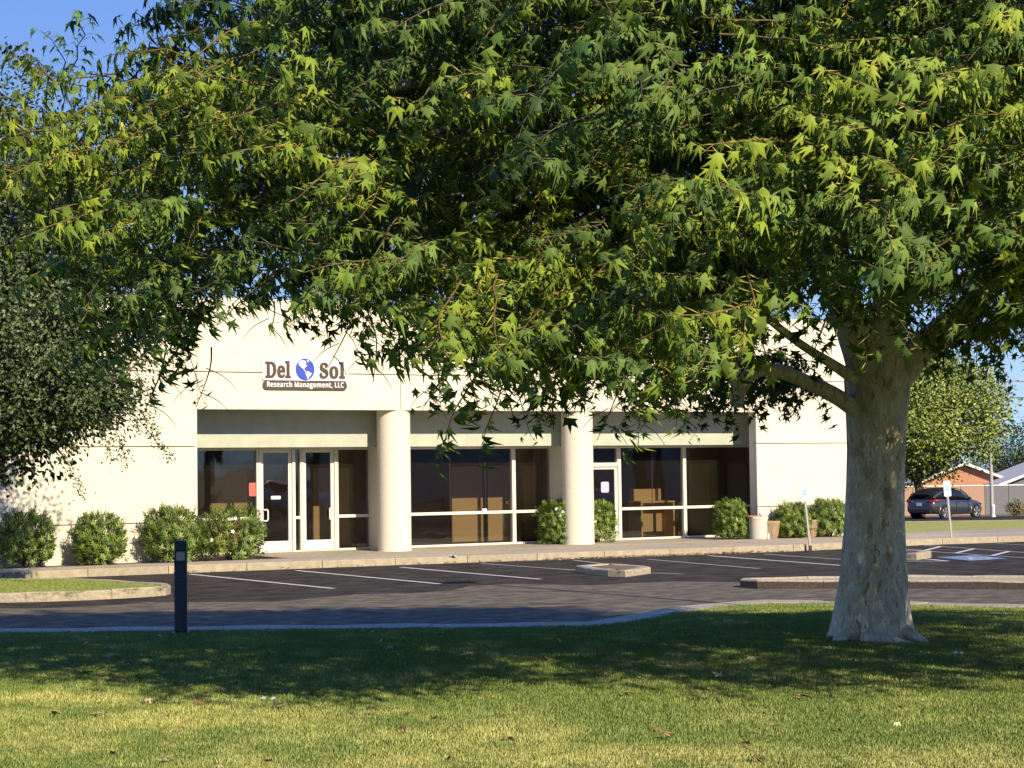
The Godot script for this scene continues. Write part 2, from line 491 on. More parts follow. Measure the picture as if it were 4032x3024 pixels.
	while x < 60.0:
		cols.append(x)
		x += 0.3 if absf(x + 0.01) < 9.0 else 3.0
	cols.append(60.0)
	var rows := []
	for j in 60:
		var ring2 := []
		var f := pow(j / 59.0, 1.6)
		for q in cols:
			var kd := kerb_d(q) - 0.26
			var d := lerpf(kd, -45.0, f)
			ring2.append(Vector3(q, lawn_h(q, d), -d))
		rows.append(ring2)
	mb.rings(rows, false, false)
	mb.face_up()
	tag(put(mb, "lawn", M.turf), "short green lawn with dry yellow patches in the foreground", "", "", "structure")
	kerb_run("lawn_kerb", kerb_pts.slice(1, 15), 0.5, 0.135, false, M.kerb, "concrete kerb along the far edge of the front lawn")
	# grass island on the left of the lot
	var isl := [Vector2(-13, 26.75), Vector2(-9.5, 26.85), Vector2(-7.38, 27.03), Vector2(-6.7, 27.1), Vector2(-6.12, 27.36), Vector2(-5.55, 27.75), Vector2(-5.2, 28.2), Vector2(-5.35, 28.75), Vector2(-6.2, 29.75), Vector2(-7.13, 30.7), Vector2(-9.5, 31.2), Vector2(-13, 29.4)]
	tag(sheet(isl, 0.112, "grass_island", M.turf), "kerbed grass island at the left edge of the lot", "", "", "structure")
	kerb_run("island_kerb", isl, 0.15, 0.13, true, M.kerb, "concrete kerb round the grass island at the left")
	# kerbed diamonds in the lot and the long median on the right
	var dia := [Vector2(1.17, 33.15), Vector2(1.7, 33.7), Vector2(2.05, 33.1), Vector2(2.25, 32.3), Vector2(1.75, 31.3), Vector2(1.4, 32.2)]
	tag(sheet(dia, 0.085, "planting_soil", M.soil), "bare soil inside the diamond kerb among the stalls", "", "", "structure")
	kerb_run("diamond_kerb", dia, 0.2, 0.10, true, M.kerb, "small diamond shaped concrete kerb among the parking stalls")
	var dia2 := []
	for q in dia: dia2.append(q + Vector2(5.75, 4.3))
	tag(sheet(dia2, 0.085, "planting_soil", M.soil), "bare soil inside the kerb behind the sycamore trunk", "", "", "structure")
	kerb_run("diamond_kerb", dia2, 0.2, 0.12, true, M.kerb, "diamond shaped concrete kerb half hidden by the sycamore trunk")
	var med := [Vector2(3.42, 27.95), Vector2(3.5, 27.75), Vector2(3.8, 27.66), Vector2(5.7, 27.3), Vector2(8.0, 26.35), Vector2(16, 22.0), Vector2(16.5, 22.9), Vector2(8.6, 27.25), Vector2(6.0, 28.3), Vector2(3.5, 28.3)]
	tag(sheet(med, 0.10, "median", M.walk), "concrete top of the narrow median in the lot", "", "", "structure")
	kerb_run("median_kerb", med, 0.16, 0.125, true, M.kerb, "concrete kerb with dark weathered face round the median", M.kerb_paint)
	# walkway along the front, slab by slab
	var edge := [Vector2(-20, 2.2), Vector2(-5.4, 2.5), Vector2(-1.5, 2.75), Vector2(2.5, 3.2), Vector2(5.2, 3.5), Vector2(7.9, 3.75), Vector2(11.3, 3.35), Vector2(14, 3.7), Vector2(30, 4.0)]
	var walk := base("walkway", Vector3.ZERO, 0.0, "pale concrete walkway along the office front", "", "", "structure")
	var t := -16.5
	var even := 0
	while t < 26.0:
		var t2 := t + 1.5
		var e0 := along_edge(edge, t)
		var e1 := along_edge(edge, t2 - 0.012)
		var back := -1.5
		if t2 <= -4.4: back = 1.1
		elif t < -3.3: back = 1.1
		elif t > 9.0 and t < 13.2: back = 0.02
		elif t >= 13.2: back = -0.4
		var cuts := [back, 0.75, 2.1] if back < 0.5 else [back, 1.75]
		for k in cuts.size():
			var n0: float = cuts[k] + 0.006
			var a0: float = cuts[k + 1] - 0.006 if k + 1 < cuts.size() else e0
			var a1: float = cuts[k + 1] - 0.006 if k + 1 < cuts.size() else e1
			var tilt := sin(t * 12.9 + k * 78.2) * 0.002
			slab(walk, [front(t, 0, n0), front(t2 - 0.012, 0, n0), front(t2 - 0.012, 0, a1), front(t, 0, a0)], 0.13 + tilt, M.walk if (even + k) % 3 != 1 else M.walk_b)
		even += 1
		t = t2
	# beds against the wall
	tag(sheet(lot_poly([Vector2(-16, -0.1), Vector2(-4.5, -0.1), Vector2(-4.5, -1.45), Vector2(-3.33, -1.45), Vector2(-3.33, 1.09), Vector2(-16, 1.09)]), 0.105, "planting_bed", M.soil), "brown soil bed below the left wall", "", "", "structure")
	# lawn and street beyond the walkway on the right
	var far := [Vector2(8.5, 46.9), Vector2(9.66, 46.4), Vector2(12.2, 45.2), Vector2(20, 41.0), Vector2(60, 20), Vector2(80, 50), Vector2(60, 72), Vector2(12, 74), Vector2(5, 74)]
	grid_strip("far_lawn", M.turf_far, 0.12, 47.0, 73.0, -20.0, 90.0, "sunlit lawn strip between walkway and street on the right")
	tag(sheet(far.slice(0, 5) + [Vector2(60, 47), Vector2(20, 47.02), Vector2(8.5, 47.02)], 0.12, "lawn_verge", M.turf_far), "near edge of the lawn strip beyond the walkway", "", "", "structure")
	grid_strip("street", M.asphalt, 0.01, 73.3, 107.0, -60.0, 130.0, "dark asphalt street behind the lawn strip")
	var far_kerb := base("street_kerb", Vector3.ZERO, 0.0, "kerb on the near side of the street", "", "", "structure")
	for k in 20:
		boxpart("kerb_block", M.kerb, far_kerb, Vector3(-4 + k * 3.0, fall(73.15) + 0.06, -73.15), Vector3(2.98, 0.14, 0.3), 0.02)

func along_edge(e: Array, t: float) -> float:
	for k in e.size() - 1:
		if t <= e[k + 1].x:
			return lerpf(e[k].y, e[k + 1].y, (t - e[k].x) / (e[k + 1].x - e[k].x))
	return e[-1].y

func slab(parent: Node, q: Array, h: float, m: Material) -> void:
	var mb := MB.new()
	var b := 0.012
	var mid: Vector3 = (q[0] + q[1] + q[2] + q[3]) / 4.0
	var top := []
	var rim := []
	var low := []
	for p in q:
		var inw: Vector3 = (mid - p).normalized() * b * 1.4
		top.append(Vector3(p.x + inw.x - mid.x, h, p.z + inw.z - mid.z))
		rim.append(Vector3(p.x - mid.x, h - b * 0.7, p.z - mid.z))
		low.append(Vector3(p.x - mid.x, -0.05, p.z - mid.z))
	mb.quad(top[3], top[2], top[1], top[0]) if (top[1] - top[0]).cross(top[3] - top[0]).y < 0 else mb.quad(top[0], top[1], top[2], top[3])
	for k in 4:
		var j := (k + 1) % 4
		for pair in [[rim, top], [low, rim]]:
			var a: Vector3 = pair[0][k]
			var c: Vector3 = pair[0][j]
			var d: Vector3 = pair[1][j]
			var e: Vector3 = pair[1][k]
			if (c - a).cross(e - a).dot(a) < 0: mb.quad(e, d, c, a)
			else: mb.quad(a, c, d, e)
	put(mb, "slab", m, parent, Vector3(mid.x, 0, mid.z))

func grid_strip(called: String, m: Material, lift: float, d0: float, d1: float, x0: float, x1: float, label: String) -> void:
	var mb := MB.new()
	var steps := 12
	for k in steps:
		var a := lerpf(d0, d1, float(k) / steps)
		var b := lerpf(d0, d1, float(k + 1) / steps)
		mb.quad(Vector3(x0, fall(a) + lift, -a), Vector3(x1, fall(a) + lift, -a), Vector3(x1, fall(b) + lift, -b), Vector3(x0, fall(b) + lift, -b))
	mb.quad(Vector3(x0, fall(d0) - 0.1, -d0), Vector3(x1, fall(d0) - 0.1, -d0), Vector3(x1, fall(d0) + lift, -d0), Vector3(x0, fall(d0) + lift, -d0))
	tag(put(mb, called, m), label, "", "", "structure")

func kerb_run(called: String, pts: Array, w: float, h: float, closed: bool, m: Material, label: String, face: Material = null) -> void:
	# blocks with open joints, following a line of Vector2(x, depth)
	var root := base(called, Vector3.ZERO, 0.0, label, "", "", "structure")
	var P := pts.duplicate()
	if closed: P.append(pts[0])
	var cum := [0.0]
	for k in P.size() - 1: cum.append(cum[k] + P[k].distance_to(P[k + 1]))
	var total: float = cum[-1]
	var at := func(s: float) -> Vector2:
		for k in P.size() - 1:
			if s <= cum[k + 1]: return P[k].lerp(P[k + 1], (s - cum[k]) / (cum[k + 1] - cum[k]))
		return P[-1]
	var nrm := func(s: float) -> Vector2:
		var a: Vector2
		var b: Vector2
		if closed:
			a = at.call(fposmod(s - 0.2, total)); b = at.call(fposmod(s + 0.2, total))
		else:
			a = at.call(maxf(s - 0.25, 0)); b = at.call(minf(s + 0.25, total))
		var d := (b - a).normalized()
		return Vector2(-d.y, d.x)
	var count := maxi(3, int(total / 1.2))
	for k in count:
		var s0 := total * k / count + 0.004
		var s1 := total * (k + 1) / count - 0.004
		var rows := []
		var frows := []
		var steps := 4
		for j in steps + 1:
			var s := lerpf(s0, s1, float(j) / steps)
			var c: Vector2 = at.call(s)
			var nn: Vector2 = nrm.call(s)
			var hh := h + 0.006 * sin(k * 5.3 + j)
			var ring := []
			for q in [Vector2(-0.5, -0.04), Vector2(-0.5, hh - 0.018), Vector2(-0.42, hh), Vector2(0.42, hh), Vector2(0.5, hh - 0.018), Vector2(0.5, -0.04)]:
				var p: Vector2 = c + nn * q.x * w
				ring.append(Vector3(p.x, q.y, -p.y))
			rows.append(ring)
			if face:
				var fr := []
				for q in [Vector2(-0.5, -0.04), Vector2(-0.5, hh - 0.03)]:
					for e in [0.003, -0.003] if false else [-0.004]:
						var p: Vector2 = c + nn * (q.x * w + e)
						fr.append(Vector3(p.x, q.y, -p.y))
				for q in [Vector2(0.5, hh - 0.03), Vector2(0.5, -0.04)]:
					var p: Vector2 = c + nn * (q.x * w + 0.004)
					fr.append(Vector3(p.x, q.y, -p.y))
				frows.append(fr)
		var mb := MB.new()
		# flat-shaded sweep
		for j in steps:
			for q in 5:
				mb.quad(rows[j][q], rows[j][q + 1], rows[j + 1][q + 1], rows[j + 1][q])
		for q in range(1, 5):
			mb.tri(rows[0][0], rows[0][q + 1] if q < 5 else rows[0][0], rows[0][q])
			mb.tri(rows[steps][0], rows[steps][q], rows[steps][q + 1])
		var o := put(mb, "kerb_block", m, root)
		if face:
			var fb := MB.new()
			for j in steps:
				fb.quad(frows[j][0], frows[j][1], frows[j + 1][1], frows[j + 1][0])
				fb.quad(frows[j][2], frows[j][3], frows[j + 1][3], frows[j + 1][2])
			put(fb, "weathered_face", face, o)

# ------------------------------------------------------------------ the office
func make_office() -> void:
	var b := base("office_building", P0, ALPHA, "cream single storey office with round columns and recessed glass front", "building")
	var bp := func(called: String, m: Material, t0: float, t1: float, h0: float, h1: float, n0: float, n1: float, bev := 0.0, par: Node = null) -> MeshInstance3D:
		return boxpart(called, m, par if par else b, Vector3((t0 + t1) * 0.5, (h0 + h1) * 0.5, (n0 + n1) * 0.5), Vector3(t1 - t0, h1 - h0, n1 - n0), bev)
	# concrete wall panels in bands with open reveals, over a core
	var bands := [0.0, 0.865, 2.36, 3.85, 5.35]
	for k in 4:
		var h0: float = bands[k] + (0.009 if k > 0 else 0.0)
		var h1: float = bands[k + 1] - (0.009 if k < 3 else 0.0)
		bp.call("wall_panel", M.stucco, -18.0, -4.5, h0, h1, -0.10, 0.0, 0.008)
		bp.call("wall_panel", M.stucco, 9.42, 13.25, h0, h1, -0.10, 0.0, 0.008)
	bp.call("wall_core", M.stucco, -18.0, -4.51, 0.0, 5.34, -0.30, -0.115)
	bp.call("wall_core", M.stucco, 9.43, 13.24, 0.0, 5.34, -0.30, -0.115)
	for q in [[-4.491, 0.034], [0.046, 4.644], [4.656, 9.411]]:
		bp.call("beam_panel", M.stucco, q[0], q[1], 3.10, 3.841, -0.10, 0.0, 0.008)
		bp.call("beam_panel", M.stucco, q[0], q[1], 3.859, 5.35, -0.10, 0.0, 0.008)
	bp.call("beam_core", M.stucco, -4.5, 9.42, 3.104, 5.34, -0.30, -0.115)
	# recess: soffit, header, end walls
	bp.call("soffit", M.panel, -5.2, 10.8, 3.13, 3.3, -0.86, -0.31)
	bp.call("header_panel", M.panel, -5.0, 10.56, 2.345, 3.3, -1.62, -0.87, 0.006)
	bp.call("end_wall", M.column, -5.2, -5.0, 0.0, 3.12, -1.62, -0.31)
	bp.call("end_wall", M.column, 10.57, 10.75, 0.0, 3.12, -1.62, -0.31)
	# closed shell behind
	bp.call("roof", M.roof_pale, -18.0, 13.2, 4.7, 4.9, -20.0, -0.31)
	bp.call("rear_wall", M.stucco, -18.0, 13.2, 0.0, 4.69, -20.2, -20.0)
	bp.call("side_wall", M.stucco, -18.0, -17.8, 0.0, 4.69, -20.0, -0.31)
	bp.call("side_wall", M.stucco, 13.0, 13.2, 0.0, 4.69, -20.0, -0.31)
	bp.call("interior_floor", M.carpet, -8.0, 12.9, 0.02, 0.135, -8.0, -1.45)
	bp.call("interior_wall", M.room, -8.0, 12.9, 0.14, 2.7, -8.1, -8.0)
	bp.call("interior_wall", M.room, -8.1, -8.0, 0.14, 2.7, -8.0, -1.62)
	bp.call("interior_wall", M.room, 12.9, 13.0, 0.14, 2.7, -8.0, -1.62)
	bp.call("interior_wall", M.room, -8.0, -5.0, 0.14, 2.7, -1.75, -1.63)
	bp.call("interior_wall", M.room, 10.57, 12.9, 0.14, 2.7, -1.75, -1.63)
	bp.call("interior_wall", M.room, 5.28, 5.38, 0.14, 2.7, -8.0, -1.75)
	bp.call("ceiling", M.room, -8.0, 12.9, 2.71, 2.8, -8.0, -1.63)
	# columns
	for t in [0.04, 4.65]:
		var mb := MB.new()
		mb.lathe([Vector2(0.362, 0.10), Vector2(0.362, 0.16), Vector2(0.355, 0.165), Vector2(0.355, 1.6), Vector2(0.355, 3.098)], 40)
		put(mb, "column", M.column, b, Vector3(t, 0, -0.362))
		bp.call("pier", M.column, t - 0.06, t + 0.52, 0.12, 3.12, -1.62, -0.80, 0.01)
	# storefront
	storefront(b)
	make_sign(b)

func rect_frame(m: MB, t0: float, t1: float, h0: float, h1: float, w: float, n0: float, n1: float, bottom := -1.0, top := -1.0) -> void:
	var bt := w if bottom < 0 else bottom
	var tp := w if top < 0 else top
	var nc := (n0 + n1) * 0.5
	var nd := n1 - n0
	m.box(Vector3(t0 + w * 0.5, (h0 + h1) * 0.5, nc), Vector3(w, h1 - h0, nd), 0.004)
	m.box(Vector3(t1 - w * 0.5, (h0 + h1) * 0.5, nc), Vector3(w, h1 - h0, nd), 0.004)
	m.box(Vector3((t0 + t1) * 0.5, h0 + bt * 0.5, nc), Vector3(t1 - t0 - 2 * w - 0.002, bt, nd - 0.004), 0.004)
	m.box(Vector3((t0 + t1) * 0.5, h1 - tp * 0.5, nc), Vector3(t1 - t0 - 2 * w - 0.002, tp, nd - 0.004), 0.004)

func pane(parent: Node, t0: float, t1: float, h0: float, h1: float, n := -1.505) -> void:
	var mb := MB.new()
	mb.box(Vector3.ZERO, Vector3(t1 - t0, h1 - h0, 0.008))
	put(mb, "pane", M.glass, parent, Vector3((t0 + t1) * 0.5, (h0 + h1) * 0.5, n))

func storefront(b: Node3D) -> void:
	# windows: outer frame, mid rail, panes split at joints
	for w in [[-4.98, -2.60, []], [-0.80, 0.5, []], [0.55, 3.62, [2.0, 2.9]], [3.62, 5.1, [4.4]], [6.49, 8.36, [7.45]], [8.36, 10.55, [9.4]]]:
		var m := MB.new()
		rect_frame(m, w[0], w[1], 0.135, 2.343, 0.045, -1.56, -1.44)
		m.box(Vector3((w[0] + w[1]) * 0.5, 0.868, -1.495), Vector3(w[1] - w[0] - 0.092, 0.065, 0.11), 0.005)
		var f := put(m, "window", M.frame, b)
		var cuts: Array = [w[0] + 0.047] + w[2] + [w[1] - 0.047]
		for k in cuts.size() - 1:
			var g0: float = cuts[k] + (0.005 if k > 0 else 0.0)
			var g1: float = cuts[k + 1] - (0.005 if k + 2 < cuts.size() else 0.0)
			pane(f, g0, g1, 0.182, 0.834)
			pane(f, g0, g1, 0.902, 2.296)
			if k > 0:
				boxpart("glazing_joint", M.frame_dark, f, Vector3(cuts[k], 1.6, -1.51), Vector3(0.009, 1.39, 0.02))
	# narrow sidelight between the doors
	var sl := MB.new()
	rect_frame(sl, -1.79, -1.62, 0.135, 2.343, 0.03, -1.56, -1.44)
	sl.box(Vector3(-1.705, 0.86, -1.495), Vector3(0.105, 0.06, 0.11), 0.004)
	var so := put(sl, "window", M.frame, b)
	pane(so, -1.757, -1.653, 0.17, 0.828)
	pane(so, -1.757, -1.653, 0.892, 2.31)
	# doors
	for d in [[-2.595, -1.795, 2.343, 1], [-1.615, -0.81, 2.343, -1], [5.62, 6.485, 1.90, 1]]:
		var m := MB.new()
		rect_frame(m, d[0], d[1], 0.135, d[2], 0.035, -1.565, -1.43, 0.012)
		rect_frame(m, d[0] + 0.039, d[1] - 0.039, 0.155, d[2] - 0.039, 0.075, -1.535, -1.475, 0.22, 0.06)
		var o := put(m, "door", M.frame, b)
		pane(o, d[0] + 0.116, d[1] - 0.116, 0.378, d[2] - 0.101)
		var hm := MB.new()
		var ht: float = d[0] + 0.135 if d[3] == 1 else d[1] - 0.135
		hm.tube([Vector3(ht - 0.04 * d[3], 1.04, -1.475), Vector3(ht - 0.01 * d[3], 1.04, -1.43), Vector3(ht + 0.04 * d[3], 1.035, -1.40), Vector3(ht + 0.045 * d[3], 0.93, -1.39), Vector3(ht + 0.04 * d[3], 0.82, -1.40), Vector3(ht - 0.01 * d[3], 0.81, -1.43), Vector3(ht - 0.04 * d[3], 0.81, -1.475)], [0.016, 0.016, 0.016, 0.016, 0.016, 0.016, 0.016], 8)
		put(hm, "handle", M.white, o)
	# transom over the third door
	var tm := MB.new()
	rect_frame(tm, 5.62, 6.485, 1.905, 2.343, 0.05, -1.56, -1.44)
	pane(put(tm, "transom", M.frame, b), 5.672, 6.433, 1.957, 2.291)
	# cards on the glass
	card("notice_card", front(-2.70, 1.475, -1.497), Vector3(0.19, 0.28, 0.004), M.red_card, "red rounded notice card inside the window left of the doors", "notice")
	card("door_sticker", front(-2.19, 1.295, -1.497), Vector3(0.22, 0.07, 0.004), M.white, "small white sticker on the glass of the left door", "sticker")
	var n := card("door_notice", front(6.11, 1.385, -1.497), Vector3(0.22, 0.25, 0.004), M.pink_card, "pink printed notice on the door beside the second column", "notice")
	for k in 4:
		boxpart("print_line", M.white, n, Vector3(-0.01 - 0.01 * (k % 2), 0.085 - k * 0.055, 0.004), Vector3(0.16 - 0.03 * (k % 3), 0.022, 0.002))
	card("rail_box", front(2.83, 0.92, -1.43), Vector3(0.11, 0.07, 0.04), M.white, "small white box fixed on the middle window rail", "box")
	# partitions inside the rooms
	for q in [[-3.1, -2.2, -3.0, "behind the left window"], [-0.6, 0.35, -3.2, "behind the window beside the glass doors"], [2.81, 3.69, -3.0, "left of the pair behind the middle window"], [3.77, 4.55, -3.0, "right of the pair behind the middle window"], [4.74, 5.12, -3.0, "narrow, behind the middle window by the second column"], [9.56, 10.23, -3.0, "behind the right window, brighter one"], [10.73, 11.42, -3.0, "behind the right window, at its dark end"]]:
		var o := base("office_partition", front((q[0] + q[1]) * 0.5, 0.137, q[2]), ALPHA, "tan office partition " + q[3], "partition", "tan partitions inside the office")
		var w: float = q[1] - q[0]
		var m := MB.new()
		rect_frame(m, -w * 0.5, w * 0.5, 0.0, 1.81, 0.025, -0.03, 0.03)
		put(m, "frame", M.frame_dark, o)
		boxpart("fabric_panel", M.tan_panel, o, Vector3(0, 0.905, 0), Vector3(w - 0.054, 1.756, 0.044), 0.005)
	# a desk and a cabinet behind the right window
	var dk := base("office_desk", front(8.1, 0.137, -2.5), ALPHA, "brown wooden desk end seen through the right window", "desk")
	boxpart("desk_top", M.tan_panel, dk, Vector3(0, 0.86, 0), Vector3(1.0, 0.05, 0.6), 0.01)
	boxpart("modesty_panel", M.tan_panel, dk, Vector3(0, 0.44, -0.2), Vector3(0.9, 0.78, 0.03))
	boxpart("side_panel", M.tan_panel, dk, Vector3(-0.47, 0.42, 0), Vector3(0.04, 0.83, 0.56))
	boxpart("side_panel", M.tan_panel, dk, Vector3(0.47, 0.42, 0), Vector3(0.04, 0.83, 0.56))
	boxpart("hutch", M.tan_panel, dk, Vector3(-0.05, 1.03, -0.18), Vector3(0.8, 0.29, 0.2), 0.01)

func card(called: String, at: Vector3, s: Vector3, m: Material, label: String, cat: String) -> Node3D:
	var o := base(called, at, ALPHA, label, cat)
	var mb := MB.new()
	# rounded sheet
	var r := minf(s.x, s.y) * 0.18
	var out := []
	for c in [[1, 1, 0.0], [-1, 1, 0.5], [-1, -1, 1.0], [1, -1, 1.5]]:
		for k in 5:
			var a: float = (c[2] + k / 8.0) * PI
			out.append(Vector3(c[0] * (s.x * 0.5 - r) + r * cos(a), c[1] * (s.y * 0.5 - r) + r * sin(a), s.z * 0.5))
	var low := []
	for p in out: low.append(p - Vector3(0, 0, s.z))
	for k in out.size():
		var j := (k + 1) % out.size()
		mb.tri(Vector3(0, 0, s.z * 0.5), out[k], out[j])
		mb.quad(low[k], low[j], out[j], out[k])
	put(mb, "sheet", m, o)
	return o

func text_part(parent: Node, txt: String, t0: float, t1: float, h0: float, h1: float, n: float, m: Material, serif := true) -> void:
	var f := SystemFont.new()
	f.font_names = PackedStringArray(["Droid Serif" if serif else "Droid Sans"])
	f.font_weight = 700
	var tm := TextMesh.new()
	tm.text = txt
	var fat := FontVariation.new()
	fat.base_font = f
	fat.variation_embolden = 0.9 if serif else 0.0
	tm.font = fat
	tm.font_size = 64
	tm.pixel_size = 0.01
	tm.depth = 0.2
	var o := put(tm, "lettering", m, parent)
	var bb := tm.get_aabb()
	var sx := (t1 - t0) / bb.size.x
	var sy := (h1 - h0) / bb.size.y
	o.scale = Vector3(sx, sy, 0.1)
	o.position = Vector3(t0 - bb.position.x * sx, h0 - bb.position.y * sy, n)

func flat_poly(mb: MB, pts: Array, n0: float, n1: float) -> void:
	var pv := PackedVector2Array(pts)
	if Geometry2D.is_polygon_clockwise(pv): pv.reverse()
	var ix := Geometry2D.triangulate_polygon(pv)
	for k in range(0, ix.size(), 3):
		var a := Vector3(pv[ix[k]].x, pv[ix[k]].y, n1)
		var b := Vector3(pv[ix[k + 1]].x, pv[ix[k + 1]].y, n1)
		var c := Vector3(pv[ix[k + 2]].x, pv[ix[k + 2]].y, n1)
		if (b - a).cross(c - a).z < 0: mb.tri(a, c, b)
		else: mb.tri(a, b, c)
	for k in pv.size():
		var p := pv[k]
		var q := pv[(k + 1) % pv.size()]
		mb.quad(Vector3(p.x, p.y, n0), Vector3(q.x, q.y, n0), Vector3(q.x, q.y, n1), Vector3(p.x, p.y, n1))

func pill(x0: float, x1: float, y0: float, y1: float, r: float) -> Array:
	var out := []
	for c in [[x1 - r, y1 - r, 0.0], [x0 + r, y1 - r, 0.5], [x0 + r, y0 + r, 1.0], [x1 - r, y0 + r, 1.5]]:
		for k in 7:
			var a: float = (c[2] + k / 12.0) * PI
			out.append(Vector2(c[0] + r * cos(a), c[1] + r * sin(a)))
	return out

func circle(x: float, y: float, rx: float, ry: float, k0 := 32) -> Array:
	var out := []
	for k in k0: out.append(Vector2(x + rx * cos(TAU * k / k0), y + ry * sin(TAU * k / k0)))
	return out

func make_sign(_b: Node3D) -> void:
	var s := base("business_sign", front(0, 0, 0), ALPHA, "white Del Sol Research Management wall sign with a blue globe", "sign")
	var m := MB.new()
	flat_poly(m, pill(-3.115, -1.205, 3.70, 4.135, 0.05), 0.012, 0.03)
	flat_poly(m, circle(-2.17, 3.93, 0.245, 0.265), 0.012, 0.0315)
	put(m, "backing", M.white, s)
	m = MB.new()
	flat_poly(m, pill(-3.10, -1.225, 3.505, 3.695, 0.085), 0.012, 0.034)
	put(m, "name_bar", M.sign_brown, s)
	m = MB.new()
	flat_poly(m, circle(-2.17, 3.93, 0.21, 0.225), 0.03, 0.040)
	var g := put(m, "globe", M.globe_blue, s)
	m = MB.new()
	var k := Vector2(0.21, 0.225)
	var ctr := Vector2(-2.17, 3.93)
	for land in [
		[Vector2(-0.62, 0.72), Vector2(-0.3, 0.85), Vector2(0.0, 0.78), Vector2(0.12, 0.62), Vector2(0.05, 0.45), Vector2(0.2, 0.30), Vector2(0.02, 0.22), Vector2(-0.1, 0.05), Vector2(-0.05, -0.05), Vector2(-0.18, -0.02), Vector2(-0.3, 0.12), Vector2(-0.45, 0.2), Vector2(-0.62, 0.35), Vector2(-0.72, 0.55)],
		[Vector2(-0.14, -0.06), Vector2(-0.02, -0.10), Vector2(0.10, -0.20), Vector2(0.06, -0.24), Vector2(-0.06, -0.16)],
		[Vector2(0.06, -0.22), Vector2(0.3, -0.16), Vector2(0.45, -0.25), Vector2(0.68, -0.34), Vector2(0.6, -0.52), Vector2(0.42, -0.68), Vector2(0.3, -0.85), Vector2(0.2, -0.9), Vector2(0.18, -0.65), Vector2(0.04, -0.42)],
		[Vector2(0.15, 0.86), Vector2(0.38, 0.85), Vector2(0.42, 0.72), Vector2(0.26, 0.66)]]:
		var pts := []
		for q in land: pts.append(ctr + q * k)
		flat_poly(m, pts, 0.038, 0.044)
	put(m, "land", M.white, g)
	text_part(s, "Del", -3.05, -2.49, 3.745, 4.10, 0.036, M.sign_brown)
	text_part(s, "Sol", -1.85, -1.27, 3.745, 4.10, 0.036, M.sign_brown)
	text_part(s, "Research Management, LLC", -3.02, -1.305, 3.525, 3.675, 0.044, M.white, false)

# ------------------------------------------------------------------ trees
var wood_noise := FastNoiseLite.new()

func star_leaf(mb: MB, xf: Transform3D, s: float, droop: float, fold: float, squeeze := 1.0, plump := 0.0) -> void:
	# five long pointed lobes; y runs to the tip, z is the upper side
	var tips := [[-92.0, 0.62], [-66.0, 0.30], [-44.0, 0.95], [-19.0, 0.36], [0.0, 1.18], [19.0, 0.36], [44.0, 0.95], [66.0, 0.30], [92.0, 0.62]]
	var k := mb.v.size()
	mb.vert(xf * Vector3(0, 0.08 * s, 0), xf.basis * Vector3(0, 0, 1))
	for q in tips:
		var a := deg_to_rad(q[0])
		var r: float = q[1] + (plump if q[1] < 0.5 else 0.0)
		var p := Vector3(sin(a) * r * squeeze, 0.08 + cos(a) * r, -droop * r * r + fold * absf(sin(a)) * r)
		var nn := Vector3(sin(a) * droop * r * 1.4, cos(a) * droop * r * 1.4, 1).normalized()
		mb.vert(xf * (p * s), xf.basis * nn)
	for j in 8:
		mb.i.append_array(PackedInt32Array([k, k + 1 + j, k + 2 + j]))

func leaf_col(r: float) -> Color:
	if r < 0.012: return Color(0.24, 0.13, 0.04)
	if r < 0.055: return Color(0.30, 0.32, 0.06)
	if r < 0.45: return Color(0.175, 0.25, 0.046)
	if r < 0.8: return Color(0.115, 0.185, 0.036)
	return Color(0.075, 0.125, 0.030)

func leaf_frame(tip: Vector3, nn: Vector3) -> Basis:
	var y := tip.normalized()
	var z := (nn - y * nn.dot(y)).normalized()
	return Basis(y.cross(z), y, z)

func crown_low(x: float) -> float:
	var pl := [Vector2(-6, 3.6), Vector2(-3.6, 3.3), Vector2(-2.9, 2.95), Vector2(-2.3, 2.66), Vector2(-1.98, 2.62), Vector2(-1.84, 2.89), Vector2(-0.68, 2.89), Vector2(-0.5, 2.58), Vector2(-0.4, 2.58), Vector2(-0.1, 2.40), Vector2(0.44, 2.40), Vector2(0.7, 2.46), Vector2(1.15, 2.42), Vector2(1.25, 2.48), Vector2(1.42, 2.88), Vector2(2.2, 2.92), Vector2(2.4, 3.12), Vector2(3.05, 3.12), Vector2(3.25, 2.78), Vector2(3.6, 2.55), Vector2(9, 2.65)]
	return along_edge(pl, x)

func d_of(p: Vector3) -> float:
	return -p.z

func in_crown(p: Vector3) -> float:   # > 0 inside: depth below the surface, 0..1
	var d := -p.z
	var q := Vector3((p.x - 2.5) / 5.9, (p.y - 4.6) / 3.6, (d - 12.8) / 4.2)
	var wob := 0.16 * wood_noise.get_noise_3dv(p * 14.0)
	var r := pow(pow(absf(q.x), 2.4) + pow(absf(q.y), 2.4) + pow(absf(q.z), 2.4), 1.0 / 2.4) + wob
	if r > 1.0: return -1.0
	if p.x < -3.25 + 0.55 * smoothstep(3.85, 4.3, p.y) + 0.6 * smoothstep(4.0, 4.5, p.y) + 0.24 * maxf(0.0, 12.8 - d) * smoothstep(3.6, 4.6, p.y) - wob: return -1.0
	if d < 8.7 + 0.5 * maxf(0.0, 1.5 - p.x) - wob: return -1.0
	var low := crown_low(p.x) + 0.055 * (d - 12.0) + 0.05 * maxf(0.0, d - 13.5)
	if p.y < low: return -1.0
	# far upper side cut back so the cast shadow leaves drive and kerb sunlit
	var xs := p.x - 0.977 * p.y
	var reach := 24.3 - 4.3 * smoothstep(0.2, 2.4, xs) + wob * 3.0
	if d + 1.533 * p.y > reach: return -1.0
	return minf(1.0 - r, (p.y - low) / 2.5)

